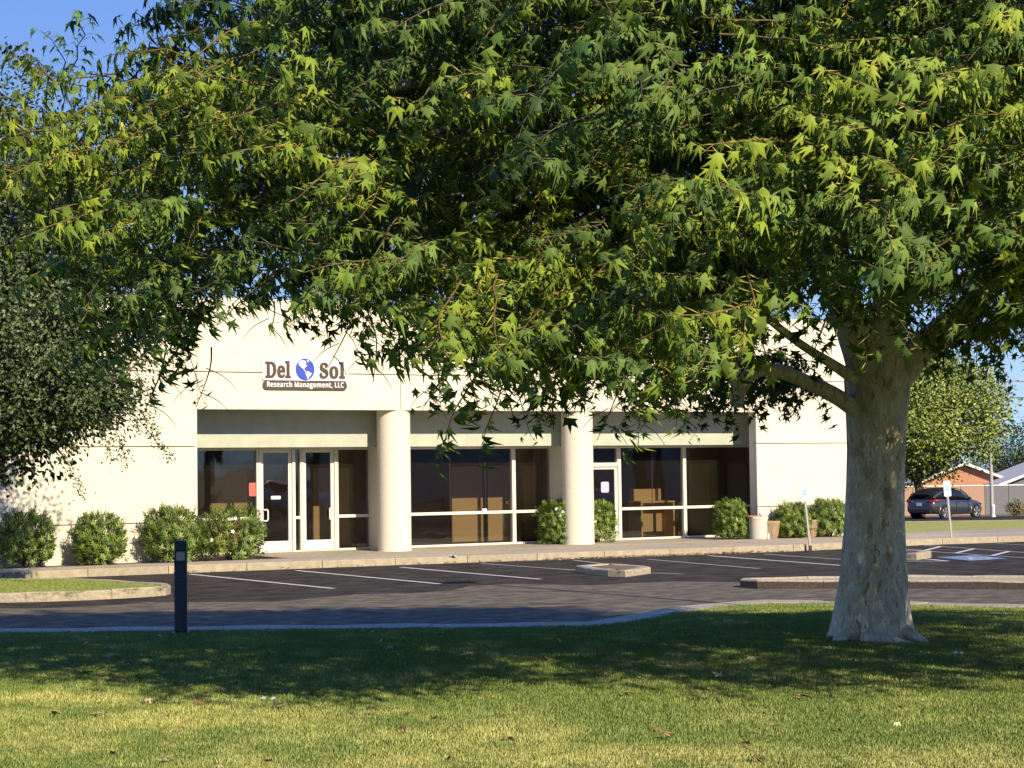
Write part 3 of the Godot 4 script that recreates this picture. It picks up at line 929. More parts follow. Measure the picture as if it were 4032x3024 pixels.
func make_sycamore() -> void:
	wood_noise.seed = 77
	wood_noise.frequency = 0.05
	var o := base("sycamore_tree", Vector3(3.09, 0.22, -16.45), 0.0, "large sycamore with mottled pale trunk and lobed leaves on the lawn", "tree")
	var off := -o.position
	var bn := FastNoiseLite.new(); bn.seed = 5; bn.frequency = 1.6
	var shift := func(a: Array) -> Array:
		var r := []
		for p in a: r.append(p + off)
		return r
	# trunk with root flare
	var rows := []
	var prof := [[0.05, 0.41], [0.22, 0.37], [0.32, 0.343], [0.45, 0.322], [0.6, 0.305], [0.8, 0.29], [1.0, 0.276], [1.3, 0.262], [1.6, 0.253], [1.9, 0.25], [2.1, 0.256], [2.3, 0.27], [2.5, 0.29], [2.7, 0.275], [2.95, 0.2]]
	for q in prof:
		var ring := []
		for k in 36:
			var a := TAU * k / 36
			var dv := Vector3(cos(a), 0, -sin(a))
			var flare := smoothstep(0.9, 0.1, q[0])
			var r: float = q[1] * (1.0 + 0.10 * flare * sin(a * 5.0 + 0.7) + 0.06 * flare * sin(a * 9.0 + 2.0) + 0.045 * bn.get_noise_3dv(Vector3(dv.x, q[0] * 0.8, dv.z)))
			ring.append(Vector3(3.09 + 0.035 * q[0], q[0], -16.45 + 0.05 * q[0]) + off + dv * r)
		rows.append(ring)
	var mb := MB.new()
	mb.rings(rows)
	var trunk := put(mb, "trunk", M.bark, o)
	# pruning scars and surface roots
	for s in [Vector3(3.13, 2.02, -16.18), Vector3(3.03, 0.92, -16.16)]:
		mb = MB.new()
		mb.tube([s + off + Vector3(0, 0, -0.06), s + off, s + off + Vector3(0.0, 0, 0.025)], [0.10, 0.085, 0.035], 14, 0.1, 3, bn)
		put(mb, "branch_scar", M.bark, trunk)
	for s in [[Vector3(3.33, 0.34, -16.2), Vector3(3.44, 0.26, -16.05), Vector3(3.54, 0.19, -15.98)], [Vector3(2.86, 0.34, -16.2), Vector3(2.74, 0.26, -16.08), Vector3(2.66, 0.19, -16.02)], [Vector3(2.95, 0.28, -16.05), Vector3(3.15, 0.27, -15.93), Vector3(3.36, 0.25, -15.92)]]:
		mb = MB.new()
		mb.tube(shift.call(s), [0.07, 0.05, 0.015], 9, 0.2, 4, bn)
		put(mb, "surface_root", M.bark, trunk)
	# limbs
	var limbs := [
		[[Vector3(3.12, 2.12, -16.3), Vector3(2.81, 2.34, -16.15), Vector3(2.50, 2.48, -16.0), Vector3(2.24, 2.56, -15.8), Vector3(2.02, 2.55, -15.6), Vector3(1.89, 2.42, -15.5), Vector3(1.84, 2.27, -15.42)], [0.085, 0.068, 0.06, 0.058, 0.056, 0.066, 0.05]],
		[[Vector3(1.89, 2.40, -15.5), Vector3(1.78, 2.63, -15.4), Vector3(1.65, 2.84, -15.2), Vector3(1.46, 3.08, -14.9), Vector3(1.0, 3.4, -14.2)], [0.065, 0.055, 0.05, 0.04, 0.02]],
		[[Vector3(3.06, 2.44, -16.25), Vector3(2.74, 2.62, -16.0), Vector3(2.5, 2.74, -15.8), Vector3(2.22, 2.88, -15.4), Vector3(1.7, 3.2, -14.8)], [0.06, 0.045, 0.04, 0.035, 0.02]],
		[[Vector3(3.14, 2.5, -16.3), Vector3(2.93, 2.97, -16.1), Vector3(2.72, 3.34, -15.8), Vector3(2.4, 3.9, -15.0), Vector3(1.9, 4.6, -13.9), Vector3(1.2, 5.4, -13.0)], [0.22, 0.16, 0.13, 0.10, 0.08, 0.04]],
		[[Vector3(3.2, 2.5, -16.3), Vector3(3.25, 3.16, -16.0), Vector3(3.28, 3.9, -15.4), Vector3(3.15, 4.9, -14.2), Vector3(3.0, 6.0, -13.0)], [0.22, 0.16, 0.12, 0.09, 0.04]],
		[[Vector3(3.2, 2.35, -16.35), Vector3(3.52, 2.75, -16.2), Vector3(3.75, 2.98, -15.9), Vector3(3.95, 3.2, -15.4), Vector3(4.4, 3.6, -14.6), Vector3(5.2, 4.2, -13.2), Vector3(6.0, 4.6, -12.2)], [0.17, 0.13, 0.105, 0.09, 0.08, 0.06, 0.03]],
		[[Vector3(3.50, 2.73, -16.2), Vector3(3.90, 2.88, -16.2), Vector3(4.21, 2.95, -16.0), Vector3(4.7, 3.1, -15.6), Vector3(5.4, 3.3, -14.8)], [0.075, 0.06, 0.055, 0.045, 0.02]],
		[[Vector3(2.72, 3.34, -15.8), Vector3(1.6, 3.8, -14.8), Vector3(0.3, 4.1, -13.8), Vector3(-1.2, 4.2, -13.0), Vector3(-2.6, 4.3, -12.6)], [0.10, 0.085, 0.07, 0.05, 0.025]],
		[[Vector3(2.4, 3.9, -15.0), Vector3(1.2, 4.3, -13.4), Vector3(0.0, 4.3, -12.0), Vector3(-0.8, 4.0, -11.0)], [0.09, 0.07, 0.05, 0.025]],
		[[Vector3(3.28, 3.9, -15.4), Vector3(3.0, 4.2, -13.6), Vector3(2.6, 4.2, -12.0), Vector3(2.2, 3.9, -10.6)], [0.09, 0.07, 0.05, 0.025]],
		[[Vector3(4.4, 3.6, -14.6), Vector3(4.5, 3.9, -12.8), Vector3(4.6, 3.9, -11.2), Vector3(4.4, 3.6, -10.2)], [0.07, 0.055, 0.04, 0.02]],
		[[Vector3(-1.2, 4.2, -13.0), Vector3(-2.0, 4.6, -12.6), Vector3(-2.45, 5.2, -12.4)], [0.04, 0.03, 0.012]]]
	for l in limbs:
		mb = MB.new()
		mb.tube(shift.call(l[0]), l[1], 14, 0.12, 5, bn)
		put(mb, "limb", M.bark, o)
	# leafy sprays, eight kinds, each in five tints
	var kinds := []
	rng.seed = 90210
	for kd in 8:
		var stem := MB.new()
		var lv := MB.new()
		var pts := []
		var bend := rng.randf_range(0.12, 0.45)
		for k in 6:
			var f := k / 5.0
			pts.append(Vector3(rng.randf_range(-0.03, 0.03) + 0.08 * sin(f * 3.0 + kd), -bend * f * f * 0.55 + 0.04 * f, f * 0.55))
		stem.col = Color(0.13, 0.10, 0.06)
		stem.tube(pts, [0.006, 0.005, 0.0045, 0.004, 0.003, 0.002], 4, 0.0, 1)
		var cols := []
		for k in 18:
			var f := 0.06 + 0.94 * k / 17.0
			var at: Vector3 = pts[int(f * 4.99)].lerp(pts[mini(int(f * 4.99) + 1, 5)], f * 4.99 - int(f * 4.99))
			var sd := 1.0 if k % 2 == 0 else -1.0
			var pet := (Vector3(sd * rng.randf_range(0.4, 1.0), rng.randf_range(-0.5, 0.35), rng.randf_range(0.1, 0.9))).normalized()
			var foot := at + pet * rng.randf_range(0.04, 0.09)
			var tip := (pet * Vector3(0.75, 0.2, 0.8) + Vector3(rng.randf_range(-0.3, 0.3), rng.randf_range(-2.1, -0.5), rng.randf_range(-0.2, 0.3))).normalized()
			var up := Vector3(sd * 0.25 + rng.randf_range(-0.5, 0.5), rng.randf_range(0.2, 1.0), rng.randf_range(0.1, 1.1))
			var s := rng.randf_range(0.045, 0.092)
			lv.col = Color(0.30, 0.26, 0.08)
			lv.leaf(at, foot - at, up.normalized(), 0.0035)
			lv.col = leaf_col(rng.randf())
			star_leaf(lv, Transform3D(leaf_frame(tip, up), foot), s, rng.randf_range(0.2, 1.0), rng.randf_range(-0.3, 0.45), rng.randf_range(0.45, 1.05), rng.randf_range(-0.04, 0.20))
		var v := stem.v.duplicate(); v.append_array(lv.v)
		var n := stem.n.duplicate(); n.append_array(lv.n)
		var ix := stem.i.duplicate()
		for q in lv.i: ix.append(q + stem.v.size())
		var base_c := stem.c.duplicate(); base_c.append_array(lv.c)
		for tint in [Color(0.85, 0.92, 0.9), Color(0.62, 0.72, 0.8), Color(1.2, 1.14, 0.82), Color(1.02, 1.06, 0.9), Color(1.36, 1.24, 0.8)]:
			var cc := base_c.duplicate()
			for q in cc.size(): cc[q] = cc[q] * tint
			cols.append(cc)
		kinds.append({"v": v, "n": n, "i": ix, "c": cols})
	var all := MB.new()
	var near := []
	var clump := FastNoiseLite.new(); clump.seed = 321; clump.frequency = 0.62; clump.fractal_octaves = 2
	rng.seed = 5150
	var placed := 0
	var tries := 0
	while placed < 9200 and tries < 600000:
		tries += 1
		var p := Vector3(rng.randf_range(-3.8, 8.6), rng.randf_range(1.9, 8.4), -rng.randf_range(9.0, 17.2))
		var ins := in_crown(p)
		if ins < 0.0: continue
		var cl := clump.get_noise_3dv(p)
		if ins < 0.16:
			if cl < (0.07 if p.y > 3.7 or d_of(p) > 11.6 else -0.22) - 0.12 * rng.randf(): continue
		elif ins < 0.26:
			if cl < -0.12 * rng.randf() and rng.randf() < 0.6: continue
		elif rng.randf() < 0.2: continue
		var ctr := Vector3(2.6, 4.2, -13.6)
		var out := (p - ctr) * Vector3(0.8, 0.6, 1.2)
		var yaw := atan2(out.x, out.z) + rng.randfn(0.0, 0.75)
		var pitch := clampf(-out.normalized().y * 0.7 + rng.randfn(0.0, 0.35), -0.9, 0.9)
		var ba := Basis(Vector3.UP, yaw) * Basis(Vector3.RIGHT, pitch) * Basis(Vector3.BACK, rng.randfn(0.0, 0.3))
		ba = ba.scaled(Vector3.ONE * rng.randf_range(0.85, 1.2))
		var age := clump.get_noise_3dv(p * 0.8 + Vector3(30, 0, 0)) + rng.randfn(0.0, 0.12)
		add_spray(all, kinds[rng.randi() % 8], Transform3D(ba, p + off), 1 if age < -0.22 else 0 if age < -0.08 else 3 if age < 0.06 else 2 if age < 0.22 else 4)
		placed += 1
	# a few loose tips stand out from the crown on the left and below
	for q in [Vector3(-3.0, 4.35, -12.5), Vector3(-2.85, 4.1, -12.4), Vector3(-2.7, 4.25, -12.5), Vector3(-3.05, 3.75, -12.6), Vector3(-2.1, 2.72, -12.4), Vector3(-2.2, 2.78, -12.4), Vector3(2.05, 2.62, -15.6), Vector3(0.0, 2.5, -12.0), Vector3(0.4, 2.5, -12.2), Vector3(1.5, 2.55, -13.4), Vector3(-0.42, 2.62, -12.1), Vector3(2.3, 2.95, -13.0)]:
		for k in 2:
			add_spray(all, kinds[rng.randi() % 8], Transform3D(Basis(Vector3.UP, rng.randf() * TAU) * Basis(Vector3.RIGHT, 0.9 if q.y < 3.0 else -0.8), q + off + Vector3(0, 0.12 * k, 0)), 1)
	# lower leaves behind the crooked limb
	for k in 55:
		var q := Vector3(rng.randf_range(1.35, 2.75), rng.randf_range(2.5, 2.85), -rng.randf_range(16.5, 17.5))
		add_spray(all, kinds[rng.randi() % 8], Transform3D(Basis(Vector3.UP, rng.randf() * TAU) * Basis(Vector3.RIGHT, rng.randf_range(-0.1, 0.7)), q + off), 1)
	tag(put(all, "foliage", M.leaf, o), "", "", "", "stuff")
	# the nearest single leaves, each its own piece
	var shapes := []
	for k in 10:
		var lm := MB.new()
		lm.col = leaf_col(rng.randf() * 0.75 + 0.06) * (0.9 + 0.3 * rng.randf())
		star_leaf(lm, Transform3D.IDENTITY, 0.088, rng.randf_range(0.3, 0.9), rng.randf_range(-0.2, 0.4), rng.randf_range(0.55, 1.0), rng.randf_range(-0.02, 0.18))
		shapes.append(lm.mesh())
	var done := 0
	tries = 0
	while done < 300 and tries < 60000:
		tries += 1
		var p := Vector3(rng.randf_range(-3.4, 4.4), rng.randf_range(2.0, 5.6), -rng.randf_range(9.0, 12.2))
		var ins := in_crown(p)
		if ins < 0.0 or ins > 0.10 or clump.get_noise_3dv(p) < 0.0: continue
		var lf := MeshInstance3D.new()
		lf.mesh = shapes[rng.randi() % 10]
		lf.material_override = M.leaf
		lf.name = "leaf"
		var tip := Vector3(rng.randfn(0, 0.4), -1.0 + rng.randfn(0, 0.3), rng.randf_range(-0.1, 0.7))
		lf.transform = Transform3D(leaf_frame(tip, Vector3(rng.randfn(0, 0.5), rng.randf_range(0.1, 0.8), 1.0)).scaled(Vector3.ONE * rng.randf_range(0.75, 1.15)), p + off)
		o.add_child(lf, true)
		done += 1
	# bare twigs hanging below the leaves
	for q in [Vector3(-1.05, 2.85, -12.6), Vector3(-0.95, 2.8, -12.5), Vector3(-1.62, 2.95, -12.5), Vector3(-2.0, 2.6, -12.5), Vector3(-0.4, 2.5, -12.4), Vector3(0.95, 2.4, -12.8), Vector3(1.15, 2.4, -12.9), Vector3(0.75, 2.42, -12.7), Vector3(-2.3, 2.6, -12.5)]:
		mb = MB.new()
		var dx := rng.randf_range(-0.35, 0.2)
		var tip: Vector3 = q + Vector3(dx, -rng.randf_range(0.3, 0.5), 0.1)
		mb.tube([q + off, q.lerp(tip, 0.5) + Vector3(0.04, 0.05, 0) + off, tip + off], [0.007, 0.005, 0.002], 5)
		for k in 3:
			var a: Vector3 = q.lerp(tip, 0.35 + 0.2 * k) + off
			var sx := rng.randf_range(0.05, 0.13) * (1.0 if k % 2 == 0 else -1.0)
			mb.tube([a, a + Vector3(sx, -0.06, 0.03), a + Vector3(sx * 1.7, -0.15, 0.04)], [0.004, 0.003, 0.0015], 4)
		put(mb, "bare_twig", M.twig, o)

func add_spray(all: MB, kd: Dictionary, xf: Transform3D, tone: int) -> void:
	var s := all.v.size()
	all.v.append_array(xf * (kd.v as PackedVector3Array))
	all.n.append_array(Transform3D(xf.basis.orthonormalized(), Vector3.ZERO) * (kd.n as PackedVector3Array))
	all.c.append_array(kd.c[tone])
	var ix: PackedInt32Array = (kd.i as PackedInt32Array).duplicate()
	for q in ix.size(): ix[q] += s
	all.i.append_array(ix)

func clumped(mb: MB, ctr: Vector3, rad: Vector3, clumps: int, leaves: int, crad: float, size: float, wid: float, cols: Array, hang := 0.0, shell := 0.35, low := -1.0) -> void:
	# leaves in clumps spread through the outer part of an egg-shaped crown
	for k in clumps:
		var dir := Vector3(rng.randfn(), rng.randfn(), rng.randfn()).normalized()
		if dir.y < low: dir.y = low + 0.3 * rng.randf()
		var f := 1.0 - shell * rng.randf() * rng.randf() * 2.2
		f *= 1.0 + 0.42 * wood_noise.get_noise_3dv(dir * 50.0 + ctr)
		var cc := ctr + dir * rad * maxf(0.15, f)
		var base_col: Color = cols[rng.randi() % cols.size()]
		var cr := crad * rng.randf_range(0.6, 1.35)
		for j in leaves:
			var q := Vector3(rng.randfn(), rng.randfn() * 0.75, rng.randfn()).limit_length(1.7) * cr * 0.55
			var tip := (dir * 0.6 + q.normalized() * 0.8 + Vector3(rng.randfn(), rng.randfn() - hang, rng.randfn()) * 0.6).normalized() * size * rng.randf_range(0.7, 1.3)
			var nn := (dir + Vector3.UP * 0.5 + Vector3(rng.randfn(), rng.randfn(), rng.randfn()) * 0.7).normalized()
			var br := rng.randf_range(0.75, 1.25)
			mb.col = Color(base_col.r * br, base_col.g * br, base_col.b * br)
			mb.leaf(cc + q, tip, nn, wid * rng.randf_range(0.8, 1.2))

func make_oak() -> void:
	var o := base("oak_tree", Vector3(-8.9, 0.10, -29.2), 0.0, "dense dark small leaved tree at the left edge", "tree")
	rng.seed = 808
	var mb := MB.new()
	mb.tube([Vector3(0, 0, 0), Vector3(0.05, 0.6, 0), Vector3(0.0, 1.4, 0.05), Vector3(0.1, 2.2, 0.1)], [0.34, 0.25, 0.21, 0.2], 16, 0.3, 4, wood_noise)
	put(mb, "trunk", M.dark_bark, o)
	for q in [[Vector3(0.1, 2.1, 0.1), Vector3(1.0, 2.9, 0.3), Vector3(2.2, 3.4, 0.6)], [Vector3(0.1, 2.1, 0.1), Vector3(-0.9, 3.1, 0.2), Vector3(-2.2, 4.0, -0.2)], [Vector3(0.1, 2.1, 0.1), Vector3(0.3, 3.6, -0.3), Vector3(0.6, 5.6, -0.2)], [Vector3(0.1, 2.1, 0.1), Vector3(0.4, 3.0, 1.0), Vector3(0.9, 3.8, 2.0)]]:
		mb = MB.new()
		mb.tube(q, [0.13, 0.09, 0.03], 10, 0.3, 4, wood_noise)
		put(mb, "limb", M.dark_bark, o)
	mb = MB.new()
	var cols := [Color(0.065, 0.10, 0.032), Color(0.08, 0.12, 0.037), Color(0.10, 0.145, 0.043), Color(0.055, 0.082, 0.03), Color(0.09, 0.12, 0.05)]
	clumped(mb, Vector3(0.2, 4.75, 0), Vector3(3.0, 3.2, 2.9), 820, 120, 0.5, 0.078, 0.024, cols, 0.2, 0.7)
	clumped(mb, Vector3(0.3, 4.1, 0), Vector3(2.3, 2.4, 2.2), 220, 110, 0.6, 0.11, 0.045, cols, 0.2, 0.9)
	clumped(mb, Vector3(1.4, 2.95, 0.9), Vector3(1.7, 0.75, 1.3), 300, 120, 0.36, 0.074, 0.023, cols, 0.3, 0.9)
	clumped(mb, Vector3(-0.5, 3.1, 0.9), Vector3(1.9, 0.65, 1.3), 230, 120, 0.36, 0.074, 0.023, cols, 0.3, 0.9)
	# drooping sprigs at the right edge
	for q in [Vector3(3.1, 2.9, 1.0), Vector3(3.35, 2.6, 1.0), Vector3(3.0, 2.3, 1.1), Vector3(2.2, 2.0, 1.2), Vector3(3.3, 3.1, 0.8), Vector3(0.55, 1.85, 1.3), Vector3(3.45, 2.3, 0.9), Vector3(2.7, 2.5, 1.0), Vector3(2.95, 3.5, 0.8)]:
		var end: Vector3 = q + Vector3(rng.randf_range(0.1, 0.35), -rng.randf_range(0.3, 0.65), 0.0)
		mb.col = Color(0.08, 0.06, 0.04)
		mb.tube([q + Vector3(-0.3, 0.35, -0.1), q, end], [0.008, 0.006, 0.002], 4)
		for k in 110:
			var f := rng.randf()
			mb.col = cols[rng.randi() % 5] * 1.1
			var at: Vector3 = q.lerp(end, f)
			mb.leaf(at + Vector3(rng.randfn(), rng.randfn(), rng.randfn()) * 0.05, Vector3(rng.randfn(), rng.randfn() - 0.4, rng.randfn()).normalized() * 0.055, Vector3(rng.randfn(), 1, rng.randfn()).normalized(), 0.015)
	tag(put(mb, "crown", M.oak_leaf, o), "", "", "", "stuff")

func broad_tree(at: Vector3, height: float, width: float, trunk_h: float, label: String, cols: Array, clumps: int, sd: int, group := "", called := "street_tree") -> Node3D:
	var o := base(called, at, 0.0, label, "tree", group)
	rng.seed = sd
	var mb := MB.new()
	mb.tube([Vector3.ZERO, Vector3(0.05, trunk_h * 0.6, 0.05), Vector3(-0.05, trunk_h, 0), Vector3(0.1, trunk_h + (height - trunk_h) * 0.5, 0)], [height * 0.038, height * 0.028, height * 0.024, height * 0.01], 10, 0.3, 4, wood_noise)
	put(mb, "trunk", M.dark_bark, o)
	for k in 5:
		var a := TAU * k / 5 + 0.4
		mb = MB.new()
		mb.tube([Vector3(-0.05, trunk_h * 0.85, 0), Vector3(cos(a) * width * 0.14, trunk_h * 1.25, sin(a) * width * 0.14), Vector3(cos(a) * width * 0.3, trunk_h * 1.25 + height * 0.22, sin(a) * width * 0.3)], [height * 0.017, height * 0.012, height * 0.005], 8, 0.3, 4, wood_noise)
		put(mb, "limb", M.dark_bark, o)
	mb = MB.new()
	var ch := height - trunk_h * 0.95
	clumped(mb, Vector3(0, height - ch * 0.5, 0), Vector3(width * 0.46, ch * 0.47, width * 0.46), clumps, 38, width * 0.085, 0.19, 0.06, cols, 0.1, 0.45)
	tag(put(mb, "crown", M.bush_leaf, o), "", "", "", "stuff")
	return o

# ------------------------------------------------------------------ bushes
func bush(at: Vector3, wid: float, hei: float, sd: int, label: String, flowers := 0) -> void:
	var o := base("oleander_bush", at, 0.0, label, "bush", "clipped bushes along the office front")
	rng.seed = sd
	var st := MB.new()
	for k in 9:
		var a := TAU * k / 9 + rng.randf()
		st.tube([Vector3(cos(a) * 0.05, 0, sin(a) * 0.05), Vector3(cos(a) * wid * 0.15, hei * 0.35, sin(a) * wid * 0.15), Vector3(cos(a) * wid * 0.28, hei * 0.8, sin(a) * wid * 0.28)], [0.014, 0.010, 0.005], 5)
	put(st, "stems", M.dark_bark, o)
	var mb := MB.new()
	var cols := [Color(0.14, 0.215, 0.04), Color(0.19, 0.26, 0.048), Color(0.11, 0.175, 0.034), Color(0.24, 0.30, 0.058)]
	var ctr := Vector3(0, hei * 0.47, 0)
	var rad := Vector3(wid * 0.45, hei * 0.46, wid * 0.42)
	for k in 680:
		# a whorled shoot pointing up and out
		var dir := Vector3(rng.randfn(), rng.randfn() * 0.9, rng.randfn()).normalized()
		if dir.y < -0.9: dir.y = -0.3
		var sq := pow(pow(absf(dir.x), 3.0) + pow(absf(dir.y), 3.0) + pow(absf(dir.z), 3.0), -1.0 / 3.0)
		var f := (1.0 - 0.5 * rng.randf() * rng.randf()) * sq * (1.0 + 0.42 * wood_noise.get_noise_3dv(dir * 40.0 + at * 7.0) + (0.12 * rng.randf() if k % 17 == 0 else 0.0))
		var foot := ctr + dir * rad * f
		foot.y = maxf(foot.y, 0.03)
		var sh := (dir * 0.7 + Vector3.UP * 0.9 + Vector3(rng.randfn(), rng.randfn(), rng.randfn()) * 0.35).normalized()
		mb.col = cols[rng.randi() % 4] * rng.randf_range(0.8, 1.2)
		for j in 9:
			var a := j * 2.4
			var sd1 := sh.cross(Vector3.RIGHT).normalized()
			var sd2 := sh.cross(sd1)
			var tip := (sh * rng.randf_range(0.5, 1.0) + (sd1 * cos(a) + sd2 * sin(a)) * 0.7).normalized() * rng.randf_range(0.07, 0.115)
			mb.leaf(foot + sh * 0.012 * j, tip, (sh + tip.cross(sd1)).normalized(), 0.011)
	tag(put(mb, "foliage", M.bush_leaf, o), "", "", "", "stuff")
	for k in flowers:
		var dir := Vector3(rng.randf_range(-0.7, 0.7), rng.randf_range(-0.2, 0.9), 0.8).normalized()
		var fm := MB.new()
		for j in 5:
			var a := TAU * j / 5
			fm.leaf(Vector3.ZERO, Vector3(cos(a), sin(a), 0.35) * 0.045, Vector3(0, 0, 1), 0.017)
		put(fm, "flower", M.white, o, ctr + dir * rad * 1.12)

# ------------------------------------------------------------------ things
func make_bollard() -> void:
	var o := base("bollard_light", Vector3(-3.46, 0.12, -19.55), 0.12, "dark square bollard light standing at the lawn kerb", "bollard light")
	boxpart("base_plate", M.post, o, Vector3(0, 0.012, 0), Vector3(0.18, 0.024, 0.18), 0.006)
	boxpart("post", M.post, o, Vector3(0, 0.39, 0), Vector3(0.128, 0.73, 0.128), 0.012)
	boxpart("lens", M.lens, o, Vector3(0, 0.805, 0), Vector3(0.108, 0.10, 0.108), 0.01)
	for q in [Vector2(1, 1), Vector2(1, -1), Vector2(-1, 1), Vector2(-1, -1)]:
		boxpart("corner_bar", M.post, o, Vector3(q.x * 0.055, 0.805, q.y * 0.055), Vector3(0.014, 0.10, 0.014), 0.002)
	boxpart("cap", M.post, o, Vector3(0, 0.912, 0), Vector3(0.13, 0.112, 0.13), 0.014)
	boxpart("collar", M.post, o, Vector3(0, 0.748, 0), Vector3(0.136, 0.02, 0.136), 0.004)

func sign_post(at: Vector3, top: Vector3, sw: float, sh: float, turn: float, label: String) -> void:
	var o := base("parking_sign", at, 0.0, label, "sign", "accessible parking signs on posts")
	var mb := MB.new()
	var dir := top.normalized()
	var ba := Basis(Quaternion(Vector3.UP, dir)) * Basis(Vector3.UP, turn)
	var len := top.length()
	# square tube with punched holes shown as small dark dots
	mb.box(ba * Vector3(0, len * 0.5, 0), Vector3(0.045, len, 0.045), 0.005, ba)
	put(mb, "post", M.galv, o)
	mb = MB.new()
	mb.box(ba * Vector3(0, 0.06, 0), Vector3(0.06, 0.12, 0.06), 0.005, ba)
	put(mb, "sleeve", M.dark_bark, o)
	var sg := Node3D.new()
	sg.name = "sign_plate"
	var holder := MB.new()
	flat_poly(holder, pill(-sw * 0.5, sw * 0.5, -sh * 0.5, sh * 0.5, 0.03), 0.0, 0.005)
	var pl := put(holder, "sign_plate", M.sign_face, o)
	sg.free()
	pl.transform = Transform3D(ba, ba * Vector3(0, len - sh * 0.5, 0.026))
	var blue := MB.new()
	flat_poly(blue, pill(-sw * 0.26, sw * 0.26, -sh * 0.13, sh * 0.17, 0.01), 0.005, 0.007)
	var bp := put(blue, "blue_panel", M.sign_blue, pl)
	var wc := MB.new()
	flat_poly(wc, circle(0.0, sh * 0.12, sw * 0.045, sw * 0.045, 12), 0.007, 0.009)
	flat_poly(wc, [Vector2(-0.012, sh * 0.08), Vector2(0.008, sh * 0.08), Vector2(0.010, sh * 0.02), Vector2(0.05, sh * 0.02), Vector2(0.07, -sh * 0.08), Vector2(0.055, -sh * 0.08), Vector2(0.038, 0.0), Vector2(-0.012, 0.0)], 0.007, 0.009)
	var ring := []
	for k in 13: ring.append(Vector2(0.0, -sh * 0.03) + Vector2(cos(2.0 + k * 0.32), sin(2.0 + k * 0.32)) * 0.055)
	for k in 13: ring.append(Vector2(0.0, -sh * 0.03) + Vector2(cos(5.84 - k * 0.32), sin(5.84 - k * 0.32)) * 0.040)
	flat_poly(wc, ring, 0.007, 0.009)
	put(wc, "wheelchair_symbol", M.white, bp)

func make_pots() -> void:
	# white round bin with a board and rubbish on top
	var a := base("round_bin", front(9.10, 0.13, 0.42), ALPHA, "pale round concrete bin beside the right window pier", "bin")
	var mb := MB.new()
	mb.lathe([Vector2(0.19, 0.0), Vector2(0.205, 0.02), Vector2(0.225, 0.46), Vector2(0.235, 0.465), Vector2(0.235, 0.52), Vector2(0.205, 0.52), Vector2(0.195, 0.42), Vector2(0.02, 0.42)], 32)
	put(mb, "body", M.pot_white, a)
	var bd := base("wooden_board", front(9.0, 0.652, 0.45), ALPHA, "orange wooden board lying across the round bin", "board")
	boxpart("board", M.orange, bd, Vector3(-0.06, 0.012, 0), Vector3(0.36, 0.022, 0.16), 0.005)
	var rb := base("paper_bag", front(9.17, 0.654, 0.46), 0.4, "crumpled white paper bag on the round bin", "bag")
	mb = MB.new()
	var rows := []
	for k in 7:
		var ring := []
		for j in 12:
			var ang := -TAU * j / 12
			var r := 0.062 * sin(PI * (0.08 + 0.86 * k / 6.0)) * (1.0 + 0.3 * sin(j * 2.7 + k * 1.9))
			ring.append(Vector3(cos(ang) * r, k * 0.018, sin(ang) * r * 0.8))
		rows.append(ring)
	mb.rings(rows)
	put(mb, "bag", M.white, rb)
	for q in [[9.40, 0.50, "ribbed terracotta planter pot beside the round bin"], [10.62, 0.42, "ribbed terracotta planter pot behind the leaning sign post"]]:
		var p := base("planter_pot", front(q[0], 0.13, q[1]), ALPHA + 0.2, q[2], "planter", "terracotta pots by the right wall")
		mb = MB.new()
		var pr := [Vector2(0.135, 0.0), Vector2(0.145, 0.015)]
		for k in 9: pr.append(Vector2(0.150 + 0.0055 * k + (0.006 if k % 2 == 0 else 0.0), 0.03 + k * 0.035))
		for e in [Vector2(0.215, 0.35), Vector2(0.225, 0.36), Vector2(0.225, 0.41), Vector2(0.20, 0.415), Vector2(0.185, 0.37), Vector2(0.02, 0.36)]: pr.append(e)
		mb.lathe(pr, 28)
		var body := put(mb, "body", M.terracotta, p)
		for k in 18:
			var ang := TAU * k / 18
			var w := MB.new()
			var tw := 0.18 * (1 if k % 2 == 0 else -1)
			w.tube([Vector3(cos(ang) * 0.158, 0.05, sin(ang) * 0.158), Vector3(cos(ang + tw) * 0.178, 0.18, sin(ang + tw) * 0.178), Vector3(cos(ang) * 0.196, 0.33, sin(ang) * 0.196)], [0.009, 0.009, 0.009], 5, 0.0, 3)
			put(w, "relief_rib", M.terracotta, body)
		boxpart("soil", M.soil, p, Vector3(0, 0.375, 0), Vector3(0.24, 0.02, 0.24), 0.004)
	var bt := base("white_bottle", front(9.235, 0.13, 0.62), 0.0, "small white bottle standing between the bin and the pot", "bottle")
	mb = MB.new()
	mb.lathe([Vector2(0.03, 0.0), Vector2(0.034, 0.01), Vector2(0.034, 0.09), Vector2(0.014, 0.115), Vector2(0.014, 0.14)], 14)
	put(mb, "body", M.white, bt)

func make_lamp_post() -> void:
	var o := base("lot_lamp_post", Vector3(4.42, 0.125, -22.05), 0.0, "tall lamp post hidden behind the sycamore trunk", "lamp post")
	var mb := MB.new()
	mb.lathe([Vector2(0.055, 0.0), Vector2(0.05, 3.0), Vector2(0.035, 5.2)], 12)
	put(mb, "pole", M.galv, o)
	boxpart("lamp_head", M.galv, o, Vector3(-0.15, 5.27, -0.12), Vector3(0.62, 0.13, 0.42), 0.02)
	mb = MB.new()
	mb.lathe([Vector2(0.12, 0.0), Vector2(0.12, 0.05), Vector2(0.06, 0.09)], 16)
	put(mb, "foot", M.galv, o)

